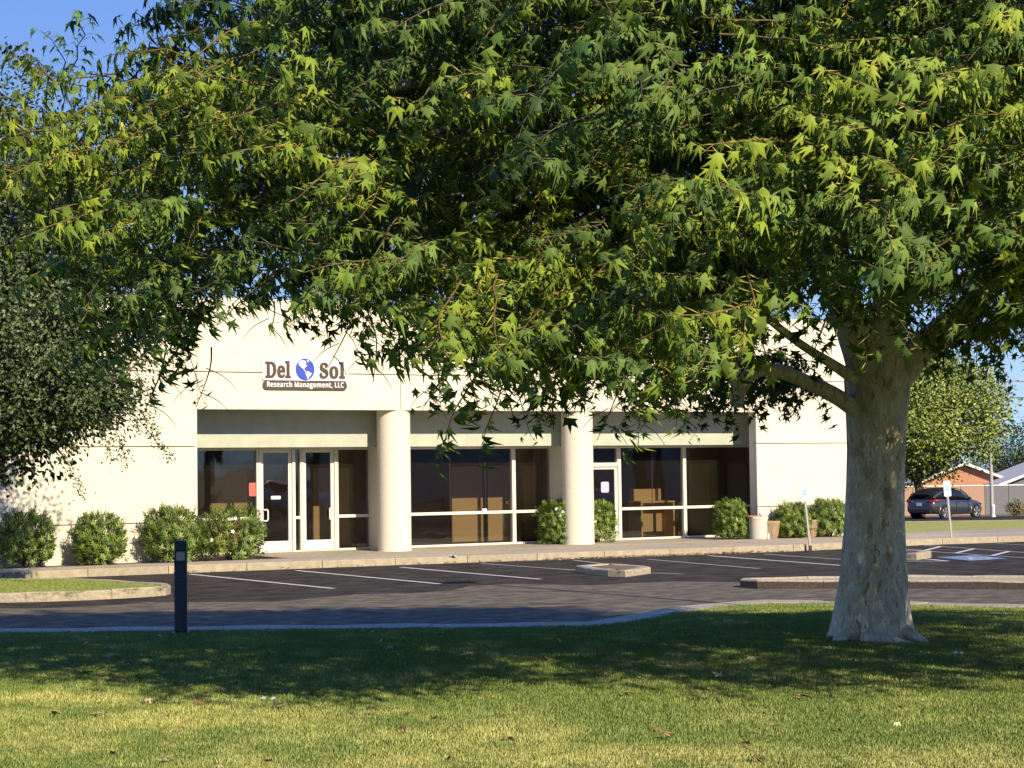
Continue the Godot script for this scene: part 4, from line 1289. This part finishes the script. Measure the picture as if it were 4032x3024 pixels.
func ring_of(x: float, w: float, h0: float, hb: float, ht: float) -> Array:
	# body cross-section at station x, from left sill over the top to right sill
	var r := []
	for q in [[-0.80, 0.0], [-0.97, 0.12], [-1.0, 0.42], [-0.985, 0.72], [-0.93, 0.95], [-0.80, 1.0], [-0.4, 1.0], [0.0, 1.0], [0.4, 1.0], [0.80, 1.0], [0.93, 0.95], [0.985, 0.72], [1.0, 0.42], [0.97, 0.12], [0.80, 0.0]]:
		var y := lerpf(h0, hb, q[1])
		if q[1] >= 1.0: y = hb + (ht - hb) * (1.0 - absf(q[0]) / 0.80)
		r.append(Vector3(x, y, w * q[0]))
	return r

func suv(called: String, at: Vector3, turn: float, paint: Material, label: String, group := "") -> Node3D:
	# x runs to the nose, z to the right-hand side
	var o := base(called, at, turn, label, "car", group)
	var mb := MB.new()
	var rows := []
	for q in [[-2.19, 0.66, 0.50, 0.80, 0.80], [-2.14, 0.78, 0.38, 0.92, 0.93], [-2.02, 0.86, 0.30, 1.02, 1.05], [-1.7, 0.90, 0.27, 1.05, 1.10], [-1.25, 0.915, 0.27, 1.03, 1.10], [-0.7, 0.885, 0.26, 0.98, 1.08], [0.0, 0.88, 0.26, 0.96, 1.06], [0.7, 0.885, 0.26, 0.95, 1.02], [1.15, 0.905, 0.27, 0.95, 1.0], [1.55, 0.90, 0.27, 0.90, 0.95], [1.9, 0.85, 0.29, 0.80, 0.86], [2.1, 0.72, 0.33, 0.68, 0.72], [2.18, 0.55, 0.38, 0.58, 0.60]]:
		var r := ring_of(q[0], q[1], q[2], q[3], q[4])
		r.reverse()
		rows.append(r)
	mb.rings(rows, true, true)
	put(mb, "body", paint, o)
	# glasshouse
	mb = MB.new()
	rows = []
	for q in [[-2.06, 0.62, 1.04, 1.06], [-1.9, 0.66, 1.03, 1.22], [-1.6, 0.64, 1.02, 1.40], [-1.2, 0.62, 1.0, 1.495], [-0.6, 0.62, 0.97, 1.545], [0.0, 0.62, 0.96, 1.535], [0.4, 0.63, 0.95, 1.46], [0.8, 0.66, 0.95, 1.22], [1.12, 0.70, 0.94, 0.98]]:
		var r := []
		var bw := 0.80
		for e in [[-1.0, 0.0], [-0.9, 0.45], [-0.78, 0.88], [-0.6, 1.0], [0.0, 1.03], [0.6, 1.0], [0.78, 0.88], [0.9, 0.45], [1.0, 0.0]]:
			var wv: float = lerpf(bw, q[1], clampf(e[1], 0, 1)) * e[0] / (lerpf(1.0, 0.78, clampf(e[1], 0, 1)) if absf(e[0]) > 0.61 else 1.0)
			r.append(Vector3(q[0], lerpf(q[2], q[3], e[1]), wv))
		r.reverse()
		rows.append(r)
	mb.rings(rows, true, true)
	put(mb, "glasshouse", M.car_glass, o)
	# roof skin and pillars over the glass
	mb = MB.new()
	rows = []
	for q in [[-2.0, 1.14, 0.60], [-1.75, 1.345, 0.60], [-1.5, 1.45, 0.61], [-1.2, 1.515, 0.61], [-0.6, 1.565, 0.61], [0.0, 1.555, 0.61], [0.36, 1.49, 0.61]]:
		var r := []
		for e in [[-1.06, -0.06], [-0.95, 0.0], [0.0, 0.015], [0.95, 0.0], [1.06, -0.06]]:
			r.append(Vector3(q[0], q[1] + e[1], q[2] * e[0]))
		rows.append(r)
	mb.rings(rows, false, false)
	mb.face_up()
	put(mb, "roof", paint if called != "sport_utility_car" else M.car_black, o)
	for s in [-1.0, 1.0]:
		mb = MB.new()
		mb.tube([Vector3(-2.0, 1.05, 0.72 * s), Vector3(-1.65, 1.25, 0.71 * s), Vector3(-1.15, 1.36, 0.69 * s), Vector3(-0.95, 1.18, 0.75 * s), Vector3(-1.0, 1.0, 0.83 * s)], [0.07, 0.10, 0.06, 0.09, 0.10], 8)
		put(mb, "rear_pillar", paint, o)
		mb = MB.new()
		mb.tube([Vector3(1.1, 0.97, 0.74 * s), Vector3(0.75, 1.25, 0.69 * s), Vector3(0.4, 1.47, 0.63 * s)], [0.035, 0.035, 0.035], 6)
		put(mb, "front_pillar", M.car_black, o)
		boxpart("sill", M.car_black, o, Vector3(0, 0.30, 0.86 * s), Vector3(1.9, 0.16, 0.09), 0.03)
		boxpart("mirror", paint, o, Vector3(0.72, 1.02, 0.97 * s), Vector3(0.13, 0.13, 0.2), 0.04)
		boxpart("door_handle", M.car_black, o, Vector3(-0.05, 0.86, 0.89 * s), Vector3(0.16, 0.03, 0.03), 0.008)
		for dx in [0.72, -0.28]:
			boxpart("door_seam", M.car_black, o, Vector3(dx, 0.66, 0.888 * s), Vector3(0.012, 0.56, 0.012))
		# tail light wraps round the corner
		mb = MB.new()
		mb.tube([Vector3(-2.16, 0.90, 0.45 * s), Vector3(-2.10, 0.92, 0.74 * s), Vector3(-1.92, 0.95, 0.90 * s), Vector3(-1.68, 0.98, 0.91 * s)], [0.05, 0.075, 0.07, 0.03], 8)
		put(mb, "tail_light", M.tail, o)
		mb = MB.new()
		mb.tube([Vector3(2.06, 0.70, 0.60 * s), Vector3(1.92, 0.74, 0.80 * s), Vector3(1.7, 0.80, 0.88 * s)], [0.05, 0.06, 0.03], 8)
		put(mb, "headlight", M.lens, o)
		for wx in [-1.32, 1.32]:
			mb = MB.new()
			var arc := []
			var rr := []
			for k in 11:
				var a := PI * (-0.06 + 1.12 * k / 10.0)
				arc.append(Vector3(wx + 0.405 * cos(a), 0.345 + 0.405 * sin(a), 0.885 * s)); rr.append(0.05)
			mb.tube(arc, rr, 6, 0.0, 1)
			put(mb, "wheel_arch", M.car_black if wx > 0 and called != "sport_utility_car" else paint, o)
			mb = MB.new()
			var well := []
			for k in 24: well.append(Vector2(wx + 0.40 * cos(TAU * k / 24), 0.345 + 0.40 * sin(TAU * k / 24)))
			flat_poly(mb, well, 0.0, 0.02)
			var wl := put(mb, "wheel_well", M.car_black, o, Vector3(0, 0, (0.905 if s > 0 else -0.925)))
			wl.name = "wheel_well"
			# wheel > tyre, rim
			mb = MB.new()
			var prof := []
			for k in 5: prof.append(Vector2([0.30, 0.335, 0.345, 0.335, 0.30][k], [-0.11, -0.09, 0.0, 0.09, 0.11][k]))
			var rws := []
			for q in prof:
				var ring := []
				for k in 28:
					var a := TAU * k / 28
					ring.append(Vector3(cos(a) * q.x, sin(a) * q.x, q.y))
				rws.append(ring)
			mb.rings(rws)
			var wh := put(mb, "wheel", M.tyre, o, Vector3(wx, 0.345, 0.85 * s))
			mb = MB.new()
			for k in 28:
				var a := TAU * k / 28
				var a2 := TAU * (k + 1) / 28
				mb.quad(Vector3(cos(a) * 0.225, sin(a) * 0.225, 0.118 * s), Vector3(cos(a2) * 0.225, sin(a2) * 0.225, 0.118 * s), Vector3(cos(a2) * 0.255, sin(a2) * 0.255, 0.125 * s), Vector3(cos(a) * 0.255, sin(a) * 0.255, 0.125 * s))
			for k in 5:
				for e in [-0.17, 0.17]:
					var a: float = TAU * k / 5 + 0.3
					var bq := Basis(Vector3.BACK, a + e - PI / 2)
					mb.box(bq * Vector3(0, 0.14, 0) + Vector3(0, 0, 0.12 * s), Vector3(0.04, 0.2, 0.022), 0.006, bq)
			put(mb, "rim", M.rim, wh)
			mb = MB.new()
			flat_poly(mb, circle(0, 0, 0.25, 0.25, 24), 0.0, 0.002)
			put(mb, "wheel_shade_disc", M.car_black, wh, Vector3(0, 0, 0.111 * s if s > 0 else -0.113))  # black disc painted in for the shade behind the spokes
	boxpart("rear_bumper", M.car_black, o, Vector3(-2.12, 0.42, 0), Vector3(0.16, 0.22, 1.36), 0.04)
	boxpart("spoiler", M.car_black, o, Vector3(-2.02, 1.27, 0), Vector3(0.22, 0.035, 1.16), 0.015)
	var pl := boxpart("number_plate", M.plate, o, Vector3(-2.205, 0.76, 0.0), Vector3(0.012, 0.15, 0.31), 0.003)
	pl.name = "number_plate"
	return o

func make_far() -> void:
	# block wall along the far side of the street, with its cap, gate and posts
	var d := 118.0
	var y := fall(d)
	var w := base("block_wall", Vector3(0, y, -d), 0.0, "grey block wall with white cap behind the street", "wall")
	var k := 0
	var x := 4.0
	while x < 70.0:
		var gate := x > 28.1 and x < 29.0
		if not gate:
			boxpart("wall_section", M.block if x > 29.0 else M.block_tan, w, Vector3(x + 0.74, 0.9, 0), Vector3(1.48, 1.8, 0.2), 0.01)
			boxpart("cap_stone", M.trim, w, Vector3(x + 0.74, 1.84, 0), Vector3(1.485, 0.08, 0.28), 0.015)
		x += 1.5
		k += 1
	var g := base("wooden_gate", Vector3(28.74, y, -d), 0.0, "dark red gate in the block wall beyond the car", "gate")
	for j in 8:
		boxpart("board", M.gate, g, Vector3(-0.62 + j * 0.178, 0.92, 0), Vector3(0.17, 1.76, 0.04), 0.005)
	boxpart("rail", M.gate, g, Vector3(0, 1.4, -0.04), Vector3(1.4, 0.1, 0.04))
	# houses
	house(Vector3(33.5, fall(140), -140), 6.4, 8.0, 2.35, 1.25, M.brick_house, M.roof_pale, "orange stucco house with low pale gable behind the wall", 1)
	house(Vector3(40.3, fall(136), -136), 9.5, 8.0, 2.15, 1.75, M.block, M.roof_pale, "grey house with pale roof at the right edge", 2)
	house(Vector3(22.5, fall(142), -142), 10.0, 8.0, 2.4, 0.9, M.brick_house, M.roof_pale, "orange house behind the street tree trunk", 3)
	# street light pole and hydrant post
	var p := base("street_light_pole", Vector3(26.4, fall(104), -104), 0.0, "pale metal street light pole beside the parked car", "pole")
	var mb := MB.new()
	mb.lathe([Vector2(0.12, 0.0), Vector2(0.11, 0.1), Vector2(0.095, 3.2), Vector2(0.07, 7.0)], 12)
	put(mb, "pole", M.galv, p)
	mb = MB.new()
	mb.tube([Vector3(0, 6.9, 0), Vector3(0.6, 7.4, 0.1), Vector3(1.6, 7.5, 0.3)], [0.05, 0.045, 0.04], 8)
	put(mb, "arm", M.galv, p)
	boxpart("lamp_head", M.galv, p, Vector3(1.8, 7.48, 0.35), Vector3(0.6, 0.12, 0.25), 0.03)
	var hy := base("white_marker_post", Vector3(25.95, fall(102), -102), 0.0, "short white marker post at the front of the parked car", "post")
	mb = MB.new()
	mb.lathe([Vector2(0.13, 0.0), Vector2(0.13, 0.06), Vector2(0.09, 0.07), Vector2(0.09, 0.52), Vector2(0.12, 0.54), Vector2(0.11, 0.62), Vector2(0.05, 0.70)], 14)
	put(mb, "barrel", M.white, hy)
	# overhead wires from pole to pole
	var pole := base("utility_pole", Vector3(62, fall(150), -150), 0.0, "wooden utility pole carrying wires far right", "pole")
	mb = MB.new()
	mb.lathe([Vector2(0.16, 0.0), Vector2(0.11, 10.5)], 10)
	put(mb, "pole", M.dark_bark, pole)
	boxpart("crossarm", M.dark_bark, pole, Vector3(0, 9.8, 0), Vector3(2.2, 0.12, 0.12))
	for q in [[9.9, -0.9, "uppermost"], [9.9, 0.9, "second"], [7.3, 0.0, "lowest"]]:
		var a := Vector3(62 + q[1], fall(150) + q[0], -150)
		var b := Vector3(0 + q[1], fall(150) + q[0] + 0.6, -170)
		mb = MB.new()
		mb.tube([a, a.lerp(b, 0.25) - Vector3(0, 0.7, 0), a.lerp(b, 0.5) - Vector3(0, 0.95, 0), a.lerp(b, 0.75) - Vector3(0, 0.7, 0), b], [0.02, 0.02, 0.02, 0.02, 0.02], 4)
		tag(put(mb, "overhead_wire", M.wire), q[2] + " thin dark overhead wire in the sky at the right", "wire", "overhead wires")
	# trees beyond the street
	var bright := [Color(0.20, 0.26, 0.045), Color(0.26, 0.31, 0.06), Color(0.14, 0.20, 0.038), Color(0.30, 0.33, 0.07)]
	var dark := [Color(0.05, 0.085, 0.022), Color(0.07, 0.11, 0.028), Color(0.04, 0.07, 0.02)]
	broad_tree(Vector3(21.3, fall(99), -99), 9.0, 9.6, 2.3, "bright green street tree behind the parked car", bright, 1150, 12)
	broad_tree(Vector3(14.0, fall(112), -112), 9.0, 10.0, 2.6, "green street tree hidden behind the sycamore trunk", bright, 300, 13)
	broad_tree(Vector3(41.5, fall(152), -152), 7.0, 9.0, 2.0, "dark evergreen tree behind the grey house", dark, 300, 14)
	broad_tree(Vector3(31.0, fall(160), -160), 6.5, 11.0, 1.6, "dark tree behind the orange house roof", dark, 300, 15)
	# dry shrub against the wall
	var sh := base("dry_shrub", Vector3(29.4, fall(110), -110), 0.0, "sparse yellowish shrub before the grey block wall", "shrub")
	rng.seed = 66
	mb = MB.new()
	clumped(mb, Vector3(0, 0.42, 0), Vector3(0.7, 0.36, 0.5), 60, 26, 0.2, 0.10, 0.03, [Color(0.22, 0.20, 0.07), Color(0.16, 0.17, 0.06), Color(0.28, 0.22, 0.12)], 0.0, 0.6)
	put(mb, "foliage", M.bush_leaf, sh)
	mb = MB.new()
	for j in 6:
		var a := TAU * j / 6
		mb.tube([Vector3.ZERO, Vector3(cos(a) * 0.2, 0.25, sin(a) * 0.2), Vector3(cos(a) * 0.45, 0.55, sin(a) * 0.35)], [0.02, 0.014, 0.006], 5)
	put(mb, "stems", M.dark_bark, sh)
	suv("sport_utility_car", Vector3(22.0, fall(96) + 0.012, -96), 0.72, M.car_paint, "dark grey compact sport utility car parked on the street at the right")

func house(at: Vector3, wx: float, wz: float, eave: float, rise: float, wall: Material, roof: Material, label: String, sd: int) -> void:
	var o := base("house", at, 0.0, label, "house", "houses behind the block wall")
	var m := MB.new()
	var hw := wx * 0.5
	# gable end towards the street
	flat_poly(m, [Vector2(-hw, 0), Vector2(hw, 0), Vector2(hw, eave), Vector2(0, eave + rise), Vector2(-hw, eave)], -wz, 0.0)
	put(m, "wall", wall, o)
	for s in [-1.0, 1.0]:
		m = MB.new()
		var e := Vector2(s * (hw + 0.6), eave - rise * 0.6 / hw + 0.02)
		var c := Vector2(0, eave + rise + 0.03)
		flat_poly(m, [e, c, c + Vector2(0, 0.12), e + Vector2(0, 0.12)], -wz - 0.4, 0.5)
		var r := put(m, "roof", roof, o)
		m = MB.new()
		flat_poly(m, [e - Vector2(0, 0.06), c - Vector2(0, 0.06), c + Vector2(0, 0.14), e + Vector2(0, 0.14)], 0.5, 0.56)
		put(m, "fascia", M.trim, r)
	for k in 2:
		var f := MB.new()
		var wx0 := -hw * 0.55 + k * hw * 0.95 + 0.1 * sd
		rect_frame(f, wx0 - 0.55, wx0 + 0.55, 1.05, 2.0, 0.09, 0.0, 0.06)
		f.box(Vector3(wx0, 1.52, 0.03), Vector3(0.06, 0.8, 0.05))
		var wn := put(f, "window", M.trim, o)
		boxpart("pane", M.window_dark, wn, Vector3(wx0, 1.52, 0.015), Vector3(0.94, 0.8, 0.02))

func make_behind() -> void:
	# what the office glass mirrors, to the right of the picture
	var o := base("warehouse", Vector3(54, 0, -26), 0.0, "long pale blue grey building opposite the office, mirrored in its glass", "building")
	for k in 7:
		boxpart("wall_panel", M.far_wall, o, Vector3(0, 3.4, -24 + k * 8.0), Vector3(0.4, 6.8, 7.97), 0.02)
	boxpart("roof", M.roof_pale, o, Vector3(6.3, 6.7, 0), Vector3(12.0, 0.3, 56))
	boxpart("end_wall", M.far_wall, o, Vector3(6.3, 3.4, 28), Vector3(12.0, 6.6, 0.3))
	boxpart("end_wall", M.far_wall, o, Vector3(6.3, 3.4, -28), Vector3(12.0, 6.6, 0.3))
	boxpart("rear_wall", M.far_wall, o, Vector3(12.4, 3.4, 0), Vector3(0.3, 6.6, 56))
	var green := [Color(0.06, 0.09, 0.025), Color(0.085, 0.12, 0.03), Color(0.05, 0.075, 0.022)]
	var a := broad_tree(Vector3(27, 0, -33), 9.5, 7.0, 4.2, "tall trunked tree mirrored in the right window", green, 160, 41, "trees across the lot", "lot_tree")
	for q in [[Vector3(24, 0, -20), 1.2, 0.85, "low crowned tree mirrored in the middle window"], [Vector3(30, 0, -10), 2.4, 0.9, "tree mirrored in the left window and doors"], [Vector3(22, 0, -36), 4.0, 0.7, "slender tree mirrored at the end of the right window"]]:
		var c: Node3D = a.duplicate()
		c.name = numbered("lot_tree")
		add_child(c)
		c.position = q[0]
		c.rotation.y = q[1]
		c.scale = Vector3.ONE * q[2]
		c.set_meta("label", q[3])
	suv("parked_car", Vector3(33, 0.01, -27), 1.9, M.car_white, "white parked car mirrored in the right window", "cars across the lot")
	suv("parked_car", Vector3(31, 0.01, -14), 1.7, M.car_white, "white parked car mirrored in the glass doors", "cars across the lot")

# ------------------------------------------------------------------ grass and litter
func dry_share(x: float, d: float) -> float:   # straw patches in the turf
	var n := ground_noise.get_noise_2d(x * 22.0 + 40.0, d * 14.0)
	var m := ground_noise.get_noise_2d(x * 70.0 + 9.0, d * 60.0)
	var patch := 0.0
	for q in [[-2.2, 11.3, 2.2, 1.1], [0.4, 9.6, 2.6, 0.9], [2.3, 9.3, 1.7, 0.8], [-0.5, 10.6, 1.4, 0.5], [-3.0, 12.6, 1.6, 0.6]]:
		patch = maxf(patch, 1.0 - sqrt(pow((x - q[0]) / q[2], 2) + pow((d - q[1]) / q[3], 2)))
	return clampf(patch * 0.95 + n * 0.8 + m * 0.6, 0.0, 1.0)

func make_grass() -> void:
	rng.seed = 2024
	var tuft := MB.new()
	for k in 9:
		var a := rng.randf() * TAU
		var lean := rng.randf_range(0.1, 0.75)
		var h := rng.randf_range(0.014, 0.031)
		var foot := Vector3(rng.randfn(), 0, rng.randfn()) * 0.014
		var tip := Vector3(cos(a) * lean, 1, sin(a) * lean).normalized() * h
		var br := rng.randf_range(0.8, 1.2)
		tuft.col = Color(br, br, br)
		tuft.leaf(foot, tip, Vector3(cos(a), 0.6, sin(a)).normalized(), 0.0024)
	var tm := tuft.mesh()
	var spots := []
	while spots.size() < 165000:
		var d := 8.6 + 14.2 * pow(rng.randf(), 1.35)
		var x := rng.randf_range(-0.30, 0.30) * d
		if d > kerb_d(x) - 0.28: continue
		spots.append([Vector3(x, lawn_h(x, d) - 0.003, -d), 1.0, dry_share(x, d)])
	for k in 14000:
		var p := Vector2(rng.randf_range(-9.6, -5.2), rng.randf_range(27.0, 31.0))
		if p.x > -5.5 and (p.y < 27.9 or p.y > 28.6): continue
		if p.x > -6.2 and (p.y < 27.5 or p.y > 29.5): continue
		if p.y < 27.15 or p.y > 30.8 + (-7.13 - p.x) * 0.15 if p.x < -7.13 else p.y > 30.5 - (p.x + 7.13) * 1.05: continue
		spots.append([Vector3(p.x, 0.11, -p.y), 0.9, 0.05 + 0.35 * rng.randf()])
	var mm := MultiMesh.new()
	mm.transform_format = MultiMesh.TRANSFORM_3D
	mm.use_colors = true
	mm.mesh = tm
	mm.instance_count = spots.size()
	var green := Color(0.20, 0.28, 0.055)
	var lush := Color(0.15, 0.23, 0.045)
	var straw := Color(0.54, 0.53, 0.165)
	for k in spots.size():
		var s: float = rng.randf_range(0.75, 1.3) * spots[k][1]
		mm.set_instance_transform(k, Transform3D(Basis(Vector3.UP, rng.randf() * TAU).scaled(Vector3(s, s * rng.randf_range(0.8, 1.2), s)), spots[k][0]))
		var c := green.lerp(lush, rng.randf())
		c = c.lerp(straw, clampf(spots[k][2] * 0.85 + rng.randf_range(-0.12, 0.2), 0, 1))
		mm.set_instance_color(k, c)
	var o := MultiMeshInstance3D.new()
	o.multimesh = mm
	o.name = "grass_blades"
	o.material_override = M.grass
	add_child(o)
	tag(o, "short grass blades of the front lawn and the left island", "grass", "", "stuff")

func make_litter() -> void:
	rng.seed = 99
	var shapes := []
	for k in 5:
		var mb := MB.new()
		mb.col = [Color(0.38, 0.24, 0.10), Color(0.28, 0.15, 0.06), Color(0.55, 0.42, 0.22), Color(0.66, 0.56, 0.36), Color(0.48, 0.32, 0.15)][k]
		star_leaf(mb, Transform3D.IDENTITY, 0.085, rng.randf_range(0.5, 0.9), rng.randf_range(0.2, 0.6))
		shapes.append(mb.mesh())
	for k in 110:
		var d := rng.randf_range(9.3, 19.0)
		var x := rng.randf_range(-0.28, 0.28) * d
		if Vector2(x - 3.09, d - 16.45).length() < 0.6: continue
		var o := MeshInstance3D.new()
		var kd := rng.randi() % 5
		o.mesh = shapes[kd]
		o.material_override = M.dry_leaf
		o.name = numbered("dry_leaf")
		add_child(o)
		var tilt := Basis(Vector3.UP, rng.randf() * TAU) * Basis(Vector3.RIGHT, -PI / 2 + rng.randfn(0, 0.45))
		o.transform = Transform3D(tilt.scaled(Vector3.ONE * rng.randf_range(0.4, 0.95)), Vector3(x, lawn_h(x, d) + 0.04, -d))
		tag(o, ["brown curled", "dark brown", "pale tan", "straw coloured", "light brown"][kd] + " fallen leaf lying on the " + ("sunlit near lawn" if d < 13.4 else "shaded lawn under the sycamore"), "leaf", "fallen leaves on the lawn")
	for q in [[Vector3(-1.62, 0, -12.35), Vector3(0.09, 0.012, 0.05), "flat white scrap of paper on the sunlit lawn, left of centre"], [Vector3(3.42, 0, -14.6), Vector3(0.07, 0.012, 0.035), "white scrap of paper in the shade before the sycamore"], [Vector3(-1.2, 0, -37.0), Vector3(0.13, 0.02, 0.09), "white scrap of paper on the walkway before the doors"]]:
		var y: float = lawn_h(q[0].x, -q[0].z) + 0.03 if q[0].z > -20 else 0.135
		var o := base("paper_scrap", q[0] + Vector3(0, y, 0), 0.5, q[2], "paper", "scraps of paper")
		var m := MB.new()
		var s: Vector3 = q[1]
		for k in 4:
			var a := Vector3(-s.x * 0.5 + s.x * k / 4.0, s.y * sin(k * 1.7), -s.z * 0.5)
			var b := Vector3(-s.x * 0.5 + s.x * (k + 1) / 4.0, s.y * sin((k + 1) * 1.7), -s.z * 0.5)
			m.quad(a + Vector3(0, 0, s.z), b + Vector3(0, 0, s.z), b, a)
		put(m, "sheet", M.white, o)

func make_debris() -> void:
	# crumbled leaves swept against the walkway edge
	rng.seed = 515
	var one := MB.new()
	one.col = Color(1, 1, 1)
	star_leaf(one, Transform3D.IDENTITY, 0.05, 0.7, 0.4)
	var mm := MultiMesh.new()
	mm.transform_format = MultiMesh.TRANSFORM_3D
	mm.use_colors = true
	mm.mesh = one.mesh()
	mm.instance_count = 420
	for k in 420:
		var t := rng.randf_range(-6.0, 9.0)
		if k < 260: t = rng.randf_range(1.6, 6.6)
		var n := along_edge([Vector2(-20, 2.2), Vector2(-5.4, 2.5), Vector2(-1.5, 2.75), Vector2(2.5, 3.2), Vector2(5.2, 3.5), Vector2(7.9, 3.75), Vector2(11.3, 3.35)], t) + 0.03 + absf(rng.randfn(0.0, 0.10))
		mm.set_instance_transform(k, Transform3D((Basis(Vector3.UP, rng.randf() * TAU) * Basis(Vector3.RIGHT, -PI / 2 + rng.randfn(0, 0.5))).scaled(Vector3.ONE * rng.randf_range(0.5, 1.2)), front(t, 0.022, n)))
		mm.set_instance_color(k, [Color(0.34, 0.20, 0.09), Color(0.45, 0.30, 0.14), Color(0.25, 0.14, 0.06)][rng.randi() % 3])
	var o := MultiMeshInstance3D.new()
	o.multimesh = mm
	o.name = "leaf_litter"
	o.material_override = M.dry_leaf
	add_child(o)
	tag(o, "brown leaf litter along the foot of the walkway edge", "leaf litter", "", "stuff")

func _ready() -> void:
	make_view()
	make_materials()
	wood_noise.seed = 77
	wood_noise.frequency = 0.05
	make_ground()
	make_office()
	make_behind()
	make_far()
	make_sycamore()
	make_oak()
	# bushes, left to right
	bush(front(-8.10, 0.105, 0.62), 0.92, 1.02, 201, "round clipped bush at the far left of the wall")
	bush(front(-6.72, 0.105, 0.62), 0.92, 0.95, 202, "round clipped bush, second from the left of the wall")
	bush(front(-5.25, 0.105, 0.55), 1.02, 1.05, 203, "tall clipped bush at the corner of the recessed front")
	bush(front(-4.02, 0.105, 0.52), 1.30, 1.02, 204, "broad bush in front of the left window beside the doors", 3)
	bush(front(4.35, 0.13, -0.72), 0.86, 0.96, 205, "flowering bush left of the second column", 5)
	bush(front(5.45, 0.13, -0.85), 0.80, 0.90, 206, "bush half hidden behind the second column", 3)
	bush(front(8.62, 0.13, 0.0), 0.72, 0.88, 207, "bush in front of the right window beside the bin")
	bush(front(10.05, 0.13, 0.48), 0.80, 0.78, 208, "round bush between the two terracotta pots")
	bush(front(11.15, 0.13, 0.50), 0.86, 0.86, 209, "bush beside the sycamore trunk at the wall")
	make_bollard()
	sign_post(Vector3(6.33, -0.01, -40.3), Vector3(-0.13, 1.42, 0.0), 0.155, 0.36, 0.15, "leaning accessible parking sign left of the sycamore trunk")
	sign_post(Vector3(9.96, -0.01, -42.9), Vector3(-0.10, 1.44, 0.0), 0.17, 0.36, 0.1, "accessible parking sign right of the sycamore trunk")
	make_pots()
	make_lamp_post()
	make_grass()
	make_litter()
	make_debris()
